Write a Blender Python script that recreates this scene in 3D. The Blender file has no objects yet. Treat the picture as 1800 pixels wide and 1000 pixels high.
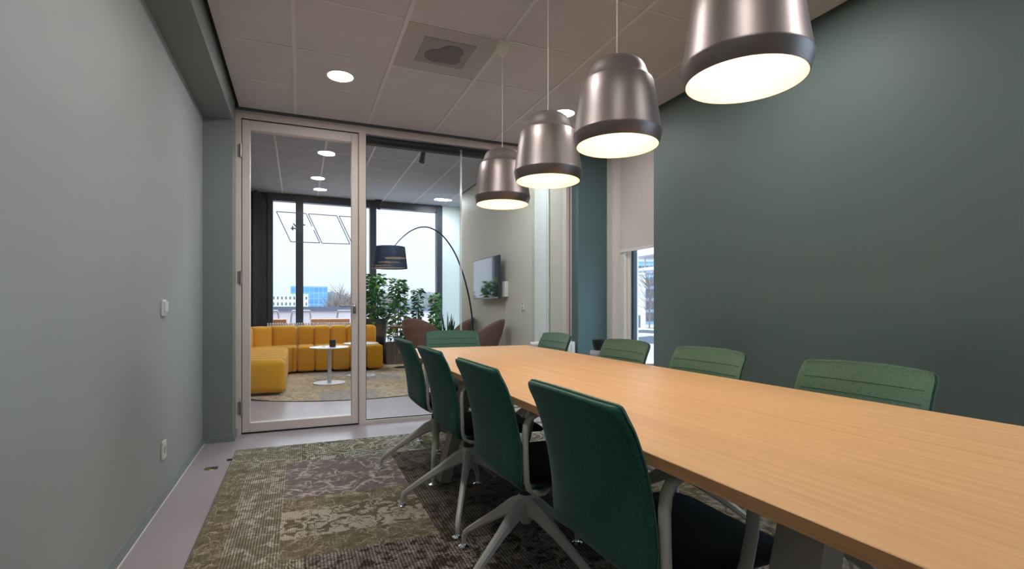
import bpy, bmesh, math, random
from math import sin, cos, pi, radians, sqrt
from mathutils import Vector, Matrix

random.seed(7)
S = bpy.context.scene
COL = S.collection

# ------------------------------------------------------------------ camera
cam_d = bpy.data.cameras.new('camera')
cam = bpy.data.objects.new('camera', cam_d)
COL.objects.link(cam)
S.camera = cam
cam.location = (0, 0, 1.05)
cam.rotation_euler = (pi / 2, 0, -math.atan2(374, 897))
cam_d.sensor_width = 36
cam_d.lens = 36 * 897 / 1800
cam_d.shift_y = 41 / 1800
cam_d.clip_start = 0.02
cam_d.clip_end = 2000

# ------------------------------------------------------------------ world and exposure
SKY = 1.55
W = bpy.data.worlds.new('overcast_sky')
S.world = W
W.use_nodes = True
nt = W.node_tree
nt.nodes.clear()
wo = nt.nodes.new('ShaderNodeOutputWorld')
bg = nt.nodes.new('ShaderNodeBackground')
tc = nt.nodes.new('ShaderNodeTexCoord')
sp = nt.nodes.new('ShaderNodeSeparateXYZ')
rmp = nt.nodes.new('ShaderNodeValToRGB')
nz = nt.nodes.new('ShaderNodeTexNoise')
mp = nt.nodes.new('ShaderNodeMapping')
mp.inputs['Scale'].default_value = (1.6, 1.6, 7)
nz.inputs['Scale'].default_value = 2.2
nz.inputs['Detail'].default_value = 5
ad = nt.nodes.new('ShaderNodeMath'); ad.operation = 'MULTIPLY_ADD'
ad.inputs[1].default_value = 0.16
nt.links.new(tc.outputs['Generated'], sp.inputs[0])
nt.links.new(tc.outputs['Generated'], mp.inputs[0])
nt.links.new(mp.outputs[0], nz.inputs['Vector'])
nt.links.new(nz.outputs['Fac'], ad.inputs[0])
nt.links.new(sp.outputs['Z'], ad.inputs[2])
nt.links.new(ad.outputs[0], rmp.inputs[0])
e = rmp.color_ramp.elements
e[0].position = 0.0; e[0].color = (0.45, 0.58, 0.75, 1)
e[1].position = 0.36; e[1].color = (0.93, 0.96, 1.0, 1)
m_ = rmp.color_ramp.elements.new(0.10); m_.color = (0.70, 0.80, 0.94, 1)
# brighter, bluer sky added on the unseen street side to light the pier
dp = nt.nodes.new('ShaderNodeVectorMath'); dp.operation = 'DOT_PRODUCT'
dp.inputs[1].default_value = (0.78, -0.62, 0.0)
nt.links.new(tc.outputs['Generated'], dp.inputs[0])
az = nt.nodes.new('ShaderNodeMapRange')
az.inputs['From Min'].default_value = 0.55; az.inputs['From Max'].default_value = 1.0
nt.links.new(dp.outputs['Value'], az.inputs['Value'])
cm = nt.nodes.new('ShaderNodeMix'); cm.data_type = 'RGBA'
cm.inputs[7].default_value = (0.42, 0.72, 1.0, 1)
nt.links.new(az.outputs[0], cm.inputs[0]); nt.links.new(rmp.outputs[0], cm.inputs[6])
nt.links.new(cm.outputs[2], bg.inputs['Color'])
# overcast sky: brighter towards the zenith than along the horizon
zen = nt.nodes.new('ShaderNodeMapRange')
zen.inputs['From Min'].default_value = 0.28; zen.inputs['From Max'].default_value = 1.0
zen.inputs['To Min'].default_value = SKY; zen.inputs['To Max'].default_value = SKY * 4.5
nt.links.new(sp.outputs['Z'], zen.inputs['Value'])
az2 = nt.nodes.new('ShaderNodeMath'); az2.operation = 'MULTIPLY_ADD'; az2.inputs[1].default_value = 2.6
nt.links.new(az.outputs[0], az2.inputs[0]); nt.links.new(zen.outputs[0], az2.inputs[2])
nt.links.new(az2.outputs[0], bg.inputs['Strength'])
nt.links.new(bg.outputs[0], wo.inputs['Surface'])

vs = S.view_settings
vs.view_transform = 'Standard'
vs.look = 'None'
vs.gamma = 1
vs.use_curve_mapping = False
vs.exposure = -0.02
S.cycles.use_denoising = True
S.cycles.max_bounces = 10
S.cycles.diffuse_bounces = 4
S.cycles.glossy_bounces = 4
S.cycles.transparent_max_bounces = 16
S.cycles.sample_clamp_indirect = 6
S.cycles.caustics_reflective = False
S.cycles.caustics_refractive = False

# soft sun added to stand in for daylight beyond the lounge windows
sun_d = bpy.data.lights.new('overcast_sun', 'SUN')
sun_d.energy = 1.6; sun_d.angle = radians(70); sun_d.color = (0.80, 0.89, 1.0)
sun = bpy.data.objects.new('overcast_sun', sun_d); COL.objects.link(sun)
sun.rotation_euler = Vector((0.30, 1.0, 0.75)).to_track_quat('Z', 'Y').to_euler()

# lamp powers (emission strength of the lamps' own glowing surfaces)
PENDANT = 40.0
DOWNLIGHT = 165.0
LOUNGE_DOWN = 230.0

# ------------------------------------------------------------------ materials
def mat(name, col, rough=0.5, metal=0.0, var=0.06, vscale=(8, 8, 8), bump=0.0, bscale=120, spec=0.5,
        col2=None, emit=None, estr=0, coat=0, detail=4):
    m = bpy.data.materials.new(name)
    m.use_nodes = True
    n, l = m.node_tree.nodes, m.node_tree.links
    b = n['Principled BSDF']
    b.inputs['Roughness'].default_value = rough
    b.inputs['Metallic'].default_value = metal
    b.inputs['Specular IOR Level'].default_value = spec
    if coat:
        b.inputs['Coat Weight'].default_value = coat
    t = n.new('ShaderNodeTexCoord')
    mpn = n.new('ShaderNodeMapping')
    mpn.inputs['Scale'].default_value = vscale
    l.new(t.outputs['Object'], mpn.inputs[0])
    z = n.new('ShaderNodeTexNoise')
    z.inputs['Scale'].default_value = 1.0
    z.inputs['Detail'].default_value = detail
    l.new(mpn.outputs[0], z.inputs['Vector'])
    r = n.new('ShaderNodeValToRGB')
    c2 = col2 or tuple(min(1, c * (1 + var)) for c in col)
    c1 = col if col2 else tuple(c * (1 - var) for c in col)
    r.color_ramp.elements[0].position = 0.3
    r.color_ramp.elements[1].position = 0.7
    r.color_ramp.elements[0].color = (*c1, 1)
    r.color_ramp.elements[1].color = (*c2, 1)
    l.new(z.outputs['Fac'], r.inputs[0])
    l.new(r.outputs[0], b.inputs['Base Color'])
    if bump:
        z2 = n.new('ShaderNodeTexNoise')
        z2.inputs['Scale'].default_value = bscale
        z2.inputs['Detail'].default_value = 2
        l.new(t.outputs['Object'], z2.inputs['Vector'])
        bp = n.new('ShaderNodeBump')
        bp.inputs['Strength'].default_value = bump
        bp.inputs['Distance'].default_value = 0.004
        l.new(z2.outputs['Fac'], bp.inputs['Height'])
        l.new(bp.outputs[0], b.inputs['Normal'])
    if emit:
        b.inputs['Emission Color'].default_value = (*emit, 1)
        b.inputs['Emission Strength'].default_value = estr
    return m

def glass(name, tint=(0.96, 0.965, 0.965), f0=0.028, rough=0.0):
    m = bpy.data.materials.new(name)
    m.use_nodes = True
    n, l = m.node_tree.nodes, m.node_tree.links
    n.clear()
    o = n.new('ShaderNodeOutputMaterial')
    mx = n.new('ShaderNodeMixShader')
    tr = n.new('ShaderNodeBsdfTransparent'); tr.inputs[0].default_value = (*tint, 1)
    gl = n.new('ShaderNodeBsdfGlossy'); gl.inputs['Roughness'].default_value = rough
    gl.inputs[0].default_value = (1, 1, 1, 1)
    lw = n.new('ShaderNodeLayerWeight'); lw.inputs['Blend'].default_value = 0.5
    pw = n.new('ShaderNodeMath'); pw.operation = 'POWER'; pw.inputs[1].default_value = 4.5
    ml = n.new('ShaderNodeMath'); ml.operation = 'MULTIPLY_ADD'
    ml.inputs[1].default_value = 0.9; ml.inputs[2].default_value = f0
    l.new(lw.outputs['Facing'], pw.inputs[0])
    l.new(pw.outputs[0], ml.inputs[0])
    l.new(ml.outputs[0], mx.inputs[0])
    l.new(tr.outputs[0], mx.inputs[1])
    l.new(gl.outputs[0], mx.inputs[2])
    l.new(mx.outputs[0], o.inputs[0])
    return m

def wood(name, c1, c2, rough=0.45, scale=1.0, axis='Y', bump=0.05):
    m = bpy.data.materials.new(name)
    m.use_nodes = True
    n, l = m.node_tree.nodes, m.node_tree.links
    b = n['Principled BSDF']; b.inputs['Roughness'].default_value = rough
    t = n.new('ShaderNodeTexCoord')
    def noise(sc, det, dist=0):
        mpn = n.new('ShaderNodeMapping'); mpn.inputs['Scale'].default_value = sc
        z = n.new('ShaderNodeTexNoise'); z.inputs['Scale'].default_value = scale
        z.inputs['Detail'].default_value = det; z.inputs['Distortion'].default_value = dist
        l.new(t.outputs['Object'], mpn.inputs[0]); l.new(mpn.outputs[0], z.inputs['Vector'])
        return z.outputs['Fac']
    o = {'Y': lambda a, b_: (a, b_, a), 'Z': lambda a, b_: (a, a, b_), 'X': lambda a, b_: (b_, a, a)}[axis]
    f1 = noise(o(48, 1.1), 5, 0.3)
    f2 = noise(o(190, 5), 3)
    f3 = noise(o(3.0, 0.5), 3)
    mx = n.new('ShaderNodeMath'); mx.operation = 'MULTIPLY_ADD'; mx.inputs[1].default_value = 0.55
    l.new(f1, mx.inputs[0])
    m2 = n.new('ShaderNodeMath'); m2.operation = 'MULTIPLY_ADD'; m2.inputs[1].default_value = 0.3
    l.new(f2, m2.inputs[0]); l.new(mx.outputs[0], m2.inputs[2])
    m3 = n.new('ShaderNodeMath'); m3.operation = 'MULTIPLY'; m3.inputs[1].default_value = 0.3
    l.new(f3, m3.inputs[0]); l.new(m3.outputs[0], mx.inputs[2])
    r = n.new('ShaderNodeValToRGB')
    r.color_ramp.elements[0].position = 0.40; r.color_ramp.elements[1].position = 0.68
    r.color_ramp.elements[0].color = (*c1, 1); r.color_ramp.elements[1].color = (*c2, 1)
    l.new(m2.outputs[0], r.inputs[0]); l.new(r.outputs[0], b.inputs['Base Color'])
    bp = n.new('ShaderNodeBump'); bp.inputs['Strength'].default_value = bump; bp.inputs['Distance'].default_value = 0.002
    l.new(f2, bp.inputs['Height']); l.new(bp.outputs[0], b.inputs['Normal'])
    return m

def fabric(name, c1, c2, scale=420, rough=0.95, bump=0.35):
    """woven cloth: crossed fine threads with a mottled tone"""
    m = bpy.data.materials.new(name)
    m.use_nodes = True
    n, l = m.node_tree.nodes, m.node_tree.links
    b = n['Principled BSDF']; b.inputs['Roughness'].default_value = rough
    b.inputs['Specular IOR Level'].default_value = 0.15
    b.inputs['Sheen Weight'].default_value = 0.15
    t = n.new('ShaderNodeTexCoord')
    outs = []
    for sc in ((1, 1, 0.12), (0.12, 0.3, 1)):
        mpn = n.new('ShaderNodeMapping'); mpn.inputs['Scale'].default_value = tuple(s * scale for s in sc)
        z = n.new('ShaderNodeTexNoise'); z.inputs['Scale'].default_value = 1; z.inputs['Detail'].default_value = 1
        l.new(t.outputs['Object'], mpn.inputs[0]); l.new(mpn.outputs[0], z.inputs['Vector'])
        outs.append(z.outputs['Fac'])
    mx = n.new('ShaderNodeMath'); mx.operation = 'ADD'
    l.new(outs[0], mx.inputs[0]); l.new(outs[1], mx.inputs[1])
    r = n.new('ShaderNodeValToRGB')
    r.color_ramp.elements[0].position = 0.38; r.color_ramp.elements[1].position = 0.66
    hv = n.new('ShaderNodeMath'); hv.operation = 'MULTIPLY'; hv.inputs[1].default_value = 0.5
    l.new(mx.outputs[0], hv.inputs[0]); l.new(hv.outputs[0], r.inputs[0])
    r.color_ramp.elements[0].color = (*c1, 1); r.color_ramp.elements[1].color = (*c2, 1)
    l.new(r.outputs[0], b.inputs['Base Color'])
    bp = n.new('ShaderNodeBump'); bp.inputs['Strength'].default_value = bump; bp.inputs['Distance'].default_value = 0.001
    l.new(hv.outputs[0], bp.inputs['Height']); l.new(bp.outputs[0], b.inputs['Normal'])
    return m

def rugmat(name, base, base2, accent, vs=7.0, width=0.06, blot=None, rib=(0.010, 'X'), ribs=0.35, loops=False):
    """one patch of a patchwork carpet: faded ground, ornament veins, ribbed weave"""
    m = bpy.data.materials.new(name)
    m.use_nodes = True
    n, l = m.node_tree.nodes, m.node_tree.links
    b = n['Principled BSDF']; b.inputs['Roughness'].default_value = 0.97
    b.inputs['Specular IOR Level'].default_value = 0.08
    t = n.new('ShaderNodeTexCoord')
    co = t.outputs['Object']
    # distort the coordinates so that the veins curl
    zn = n.new('ShaderNodeTexNoise'); zn.inputs['Scale'].default_value = 9; zn.inputs['Detail'].default_value = 3
    l.new(co, zn.inputs['Vector'])
    vm = n.new('ShaderNodeVectorMath'); vm.operation = 'MULTIPLY_ADD'
    vm.inputs[1].default_value = (0.16, 0.16, 0.0)
    l.new(zn.outputs['Color'], vm.inputs[0]); l.new(co, vm.inputs[2])
    # ground mottling
    g = n.new('ShaderNodeTexNoise'); g.inputs['Scale'].default_value = 16; g.inputs['Detail'].default_value = 6
    g.inputs['Roughness'].default_value = 0.7
    l.new(co, g.inputs['Vector'])
    gr = n.new('ShaderNodeValToRGB')
    gr.color_ramp.elements[0].position = 0.36; gr.color_ramp.elements[1].position = 0.64
    gr.color_ramp.elements[0].color = (*base, 1); gr.color_ramp.elements[1].color = (*base2, 1)
    l.new(g.outputs['Fac'], gr.inputs[0])
    cur = gr.outputs[0]
    def mixin(fac, col, cur):
        mx = n.new('ShaderNodeMix'); mx.data_type = 'RGBA'
        l.new(fac, mx.inputs[0]); l.new(cur, mx.inputs[6]); mx.inputs[7].default_value = (*col, 1)
        return mx.outputs[2]
    if blot:
        z3 = n.new('ShaderNodeTexNoise'); z3.inputs['Scale'].default_value = 13; z3.inputs['Detail'].default_value = 2
        z3.inputs['Distortion'].default_value = 1.2
        l.new(co, z3.inputs['Vector'])
        rr = n.new('ShaderNodeValToRGB'); rr.color_ramp.elements[0].position = 0.52; rr.color_ramp.elements[1].position = 0.55
        l.new(z3.outputs['Fac'], rr.inputs[0])
        cur = mixin(rr.outputs[0], blot, cur)
    v = n.new('ShaderNodeTexVoronoi'); v.feature = 'DISTANCE_TO_EDGE'; v.inputs['Scale'].default_value = vs
    l.new(vm.outputs[0], v.inputs['Vector'])
    vr = n.new('ShaderNodeValToRGB')
    vr.color_ramp.elements[0].position = width * 0.5; vr.color_ramp.elements[0].color = (1, 1, 1, 1)
    vr.color_ramp.elements[1].position = width; vr.color_ramp.elements[1].color = (0, 0, 0, 1)
    l.new(v.outputs['Distance'], vr.inputs[0])
    # broken up by wear
    wz = n.new('ShaderNodeTexNoise'); wz.inputs['Scale'].default_value = 22; wz.inputs['Detail'].default_value = 4
    l.new(co, wz.inputs['Vector'])
    wr = n.new('ShaderNodeValToRGB'); wr.color_ramp.elements[0].position = 0.42; wr.color_ramp.elements[1].position = 0.6
    l.new(wz.outputs['Fac'], wr.inputs[0])
    mm = n.new('ShaderNodeMath'); mm.operation = 'MULTIPLY'
    l.new(vr.outputs[0], mm.inputs[0]); l.new(wr.outputs[0], mm.inputs[1])
    cur = mixin(mm.outputs[0], accent, cur)
    # finer scrolls between the main ones
    v2 = n.new('ShaderNodeTexVoronoi'); v2.feature = 'DISTANCE_TO_EDGE'; v2.inputs['Scale'].default_value = vs * 3.1
    l.new(vm.outputs[0], v2.inputs['Vector'])
    v2r = n.new('ShaderNodeValToRGB')
    v2r.color_ramp.elements[0].position = 0.03; v2r.color_ramp.elements[0].color = (0.75, 0.75, 0.75, 1)
    v2r.color_ramp.elements[1].position = 0.10; v2r.color_ramp.elements[1].color = (0, 0, 0, 1)
    l.new(v2.outputs['Distance'], v2r.inputs[0])
    w2 = n.new('ShaderNodeTexNoise'); w2.inputs['Scale'].default_value = 7; w2.inputs['Detail'].default_value = 3
    l.new(co, w2.inputs['Vector'])
    w2r = n.new('ShaderNodeValToRGB'); w2r.color_ramp.elements[0].position = 0.45; w2r.color_ramp.elements[1].position = 0.56
    l.new(w2.outputs['Fac'], w2r.inputs[0])
    m2_ = n.new('ShaderNodeMath'); m2_.operation = 'MULTIPLY'
    l.new(v2r.outputs[0], m2_.inputs[0]); l.new(w2r.outputs[0], m2_.inputs[1])
    cur = mixin(m2_.outputs[0], accent, cur)
    if loops:
        w = n.new('ShaderNodeTexVoronoi'); w.feature = 'F1'; w.inputs['Scale'].default_value = 3.6
        l.new(co, w.inputs['Vector'])
        sn = n.new('ShaderNodeMath'); sn.operation = 'MULTIPLY'; sn.inputs[1].default_value = 42
        l.new(w.outputs['Distance'], sn.inputs[0])
        s2 = n.new('ShaderNodeMath'); s2.operation = 'SINE'; l.new(sn.outputs[0], s2.inputs[0])
        s3 = n.new('ShaderNodeValToRGB'); s3.color_ramp.elements[0].position = 0.6; s3.color_ramp.elements[1].position = 0.95
        s3.color_ramp.elements[1].color = (0.75, 0.75, 0.75, 1)
        l.new(s2.outputs[0], s3.inputs[0])
        cur = mixin(s3.outputs[0], accent, cur)
    # ribs of the weave
    sx = n.new('ShaderNodeSeparateXYZ'); l.new(co, sx.inputs[0])
    def sine(out, period, jit):
        a = n.new('ShaderNodeMath'); a.operation = 'MULTIPLY_ADD'; a.inputs[1].default_value = 2 * pi / period
        j = n.new('ShaderNodeMath'); j.operation = 'MULTIPLY'; j.inputs[1].default_value = jit
        l.new(g.outputs['Fac'], j.inputs[0]); l.new(out, a.inputs[0]); l.new(j.outputs[0], a.inputs[2])
        s = n.new('ShaderNodeMath'); s.operation = 'SINE'; l.new(a.outputs[0], s.inputs[0])
        return s.outputs[0]
    ra = sine(sx.outputs[rib[1]], rib[0], 2.0)
    rb = sine(sx.outputs['Y' if rib[1] == 'X' else 'X'], rib[0] * 1.3, 5.0)
    mxr = n.new('ShaderNodeMath'); mxr.operation = 'MULTIPLY_ADD'; mxr.inputs[1].default_value = 0.4
    l.new(rb, mxr.inputs[0]); l.new(ra, mxr.inputs[2])
    dk = n.new('ShaderNodeMapRange'); dk.inputs['From Min'].default_value = -1.2; dk.inputs['From Max'].default_value = 0.6
    dk.inputs['To Min'].default_value = 1 - ribs * 1.4; dk.inputs['To Max'].default_value = 1
    l.new(mxr.outputs[0], dk.inputs['Value'])
    fin = n.new('ShaderNodeMix'); fin.data_type = 'RGBA'; fin.blend_type = 'MULTIPLY'; fin.inputs[0].default_value = 1
    l.new(cur, fin.inputs[6]); l.new(dk.outputs[0], fin.inputs[7])
    l.new(fin.outputs[2], b.inputs['Base Color'])
    bp = n.new('ShaderNodeBump'); bp.inputs['Strength'].default_value = 0.5; bp.inputs['Distance'].default_value = 0.003
    l.new(mxr.outputs[0], bp.inputs['Height']); l.new(bp.outputs[0], b.inputs['Normal'])
    return m

M = {}
M['wall_sage'] = mat('sage_wall_paint', (0.335, 0.37, 0.368), 0.62, var=0.03, vscale=(1.2, 1.2, 1.2), bump=0.08, bscale=260, spec=0.35)
M['wall_sage_shaded'] = mat('sage_wall_paint_shaded', (0.225, 0.26, 0.255), 0.62, var=0.03, vscale=(1.2, 1.2, 1.2), spec=0.35)  # darker than the wall: shade on beam and pier put into the colour
M['wall_green'] = mat('green_wall_paint', (0.115, 0.163, 0.160), 0.55, var=0.03, vscale=(1.2, 1.2, 1.2), bump=0.08, bscale=260, spec=0.35)
M['wall_pier'] = mat('pier_paint_daylight_tint', (0.10, 0.172, 0.185), 0.55, var=0.03, vscale=(1.2, 1.2, 1.2), bump=0.08, bscale=260, spec=0.35)  # bluer than the green wall: window daylight put into the colour
M['skirting'] = mat('skirting_paint', (0.21, 0.26, 0.25), 0.4, var=0.02)
M['floor'] = mat('grey_lilac_resin_floor', (0.36, 0.322, 0.350), 0.3, var=0.05, vscale=(1.5, 1.5, 1.5), bump=0.02, bscale=60)
M['tile'] = mat('mineral_ceiling_tile', (0.63, 0.605, 0.62), 0.95, var=0.03, vscale=(3, 3, 3), bump=0.12, bscale=400, spec=0.1)
M['grid'] = mat('ceiling_grid_metal', (0.70, 0.68, 0.70), 0.5, var=0.02)
M['lounge_tile'] = mat('grey_ceiling_tile', (0.44, 0.475, 0.525), 0.95, var=0.03, vscale=(3, 3, 3), spec=0.1)
M['lounge_grid'] = mat('lounge_grid_metal', (0.6, 0.61, 0.64), 0.5, var=0.02)
M['black'] = mat('matt_black', (0.012, 0.012, 0.013), 0.6, var=0.1)
M['frame'] = mat('pale_frame_paint', (0.73, 0.67, 0.63), 0.42, var=0.015)
M['frame_white'] = mat('white_window_paint', (0.82, 0.79, 0.75), 0.4, var=0.02)
M['steel'] = mat('brushed_steel', (0.42, 0.40, 0.38), 0.32, 1.0, var=0.05)
M['chrome'] = mat('chrome', (0.75, 0.76, 0.78), 0.12, 1.0, var=0.01)
M['glass'] = glass('clear_glass')
M['glass_out'] = glass('window_glass', (0.97, 0.98, 0.99), 0.02)
M['lamp_metal'] = mat('brushed_lamp_metal', (0.305, 0.265, 0.255), 0.42, 0.9, var=0.04, vscale=(60, 60, 1))
M['lamp_rim'] = mat('dark_lamp_rim_metal', (0.22, 0.185, 0.178), 0.42, 0.8, var=0.03)
M['lamp_cap'] = mat('matt_lamp_cap', (0.20, 0.17, 0.162), 0.5, 0.4, var=0.02)
M['lamp_in'] = mat('white_lamp_lining', (0.75, 0.635, 0.465), 0.5, var=0.01)
M['bulb'] = mat('warm_bulb', (1, 0.9, 0.7), 0.4, emit=(1.0, 0.77, 0.50), estr=PENDANT)
M['downlight'] = mat('downlight_lens', (1, 1, 1), 0.4, emit=(1.0, 0.94, 0.90), estr=DOWNLIGHT)
M['downlight_lounge'] = mat('lounge_downlight_lens', (1, 1, 1), 0.4, emit=(0.93, 0.97, 1.0), estr=LOUNGE_DOWN)
M['white'] = mat('white_plastic', (0.72, 0.71, 0.69), 0.35, var=0.01)
M['cord'] = mat('pale_textile_cord', (0.80, 0.75, 0.67), 0.7, var=0.02)
M['oak'] = wood('oak_table_veneer', (0.51, 0.285, 0.12), (0.65, 0.395, 0.185), 0.42)
M['oak_edge'] = wood('oak_edge_band', (0.26, 0.125, 0.05), (0.42, 0.215, 0.09), 0.45)
M['greige'] = mat('taupe_powder_coat', (0.30, 0.265, 0.23), 0.42, 0.2, var=0.03)
M['arm'] = mat('grey_chair_frame', (0.46, 0.455, 0.41), 0.33, 0.0, var=0.02)
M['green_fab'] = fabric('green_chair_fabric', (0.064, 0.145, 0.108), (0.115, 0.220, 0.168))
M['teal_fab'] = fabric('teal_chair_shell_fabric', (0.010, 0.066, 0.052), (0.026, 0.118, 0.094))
M['seat_fab'] = fabric('black_seat_fabric', (0.004, 0.005, 0.005), (0.010, 0.012, 0.012))
M['seam'] = mat('green_stitching', (0.045, 0.115, 0.085), 0.9)
M['yellow'] = fabric('mustard_velvet', (0.62, 0.30, 0.020), (0.74, 0.38, 0.03), 420, 0.8, 0.1)
M['beige_wall'] = mat('beige_wall_paint', (0.55, 0.54, 0.44), 0.6, var=0.02, vscale=(1, 1, 1))
M['pale_wall'] = mat('pale_green_wall_paint', (0.70, 0.77, 0.73), 0.6, var=0.02, vscale=(1, 1, 1))
M['dark_frame'] = mat('anthracite_frame', (0.028, 0.036, 0.055), 0.45, var=0.03)
M['dark_clad'] = wood('dark_wall_cladding', (0.02, 0.02, 0.024), (0.045, 0.043, 0.048), 0.6, axis='Z')
M['navy'] = mat('navy_shade_fabric', (0.012, 0.035, 0.075), 0.7, var=0.15, vscale=(30, 30, 30))
M['navy_metal'] = mat('navy_lacquer', (0.02, 0.04, 0.075), 0.3, 0.3)
M['brown_shell'] = mat('mauve_brown_upholstery', (0.19, 0.105, 0.088), 0.75, var=0.06, vscale=(20, 20, 20))
M['leaf'] = mat('green_leaf', (0.03, 0.15, 0.02), 0.6, vscale=(30, 30, 30), col2=(0.11, 0.33, 0.05), spec=0.2)
M['leaf_dark'] = mat('dark_green_leaf', (0.018, 0.10, 0.022), 0.6, vscale=(30, 30, 30), col2=(0.05, 0.19, 0.05), spec=0.2)
M['leaf_snake'] = mat('snake_plant_leaf', (0.01, 0.045, 0.02), 0.5, vscale=(4, 4, 60), col2=(0.03, 0.09, 0.04))
M['stem'] = mat('plant_stem', (0.10, 0.12, 0.04), 0.7)
M['planter_wood'] = wood('grey_planter_wood', (0.12, 0.10, 0.085), (0.22, 0.185, 0.155), 0.8, axis='Z')
M['soil'] = mat('potting_soil', (0.03, 0.02, 0.015), 0.95, var=0.3, vscale=(80, 80, 80), bump=0.5)
M['blind'] = mat('roller_blind_cloth', (0.68, 0.64, 0.62), 0.9, var=0.02, vscale=(90, 90, 6))
M['screen'] = mat('dark_screen_glass', (0.012, 0.014, 0.018), 0.08, var=0.01, spec=1.0, coat=1.0)
M['tabletop_white'] = mat('white_laminate', (0.74, 0.73, 0.71), 0.35, var=0.01)
M['brown_wood'] = wood('brown_side_table_wood', (0.09, 0.05, 0.035), (0.17, 0.095, 0.065), 0.5)
M['brass'] = mat('brass_floor_box', (0.45, 0.34, 0.18), 0.35, 1.0)
M['vent_metal'] = mat('grey_diffuser_metal', (0.46, 0.43, 0.42), 0.5, var=0.02)
M['vent_dark'] = mat('diffuser_grille_grey', (0.31, 0.29, 0.295), 0.6, var=0.02)  # plain mid grey of the diffuser grille
M['terrace'] = mat('terrace_paving', (0.52, 0.50, 0.53), 0.8, var=0.08, vscale=(3, 3, 3))
M['parapet'] = mat('parapet_render', (0.62, 0.58, 0.63), 0.8, var=0.04, vscale=(2, 2, 2))
M['terracotta'] = wood('terracotta_table_boards', (0.50, 0.20, 0.09), (0.66, 0.30, 0.15), 0.6, axis='X')
M['terrace_metal'] = mat('terrace_tube', (0.30, 0.31, 0.33), 0.4, 0.3)
M['pale_metal'] = mat('galvanised_tube', (0.55, 0.57, 0.60), 0.4, 0.4, var=0.03)
M['asphalt'] = mat('grey_asphalt', (0.36, 0.38, 0.41), 0.9, var=0.1, vscale=(0.5, 0.5, 0.5))
M['render_white'] = mat('white_render', (0.56, 0.58, 0.61), 0.8, var=0.04, vscale=(1, 1, 1))
M['house_win'] = mat('dark_window_glass', (0.10, 0.13, 0.17), 0.25, var=0.1)
M['blue_glass'] = mat('blue_curtain_wall', (0.09, 0.25, 0.46), 0.3, var=0.2, vscale=(0.12, 0.12, 0.2))
M['blue_line'] = mat('curtain_wall_mullion', (0.26, 0.42, 0.60), 0.5)
M['bark'] = mat('bare_branch', (0.17, 0.145, 0.13), 0.9, var=0.2)
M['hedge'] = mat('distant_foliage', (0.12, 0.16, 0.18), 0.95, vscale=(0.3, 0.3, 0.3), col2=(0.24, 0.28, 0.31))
M['car_a'] = mat('silver_car_paint', (0.55, 0.58, 0.62), 0.25, 0.5, var=0.02)
M['car_b'] = mat('white_car_paint', (0.78, 0.80, 0.82), 0.25, 0.1, var=0.02)
M['decal'] = mat('grey_window_lettering', (0.10, 0.11, 0.13), 0.6, var=0.02)

# ------------------------------------------------------------------ mesh helpers
def tag(o, label=None, cat=None, group=None, kind=None):
    if label: o['label'] = label
    if cat: o['category'] = cat
    if group: o['group'] = group
    if kind: o['kind'] = kind
    return o

def thing(name, label=None, cat=None, loc=(0, 0, 0), rz=0, group=None, kind=None):
    o = bpy.data.objects.new(name, None)
    o.empty_display_size = 0.1
    COL.objects.link(o)
    o.location = loc
    o.rotation_euler = (0, 0, rz)
    return tag(o, label, cat, group, kind)

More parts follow.
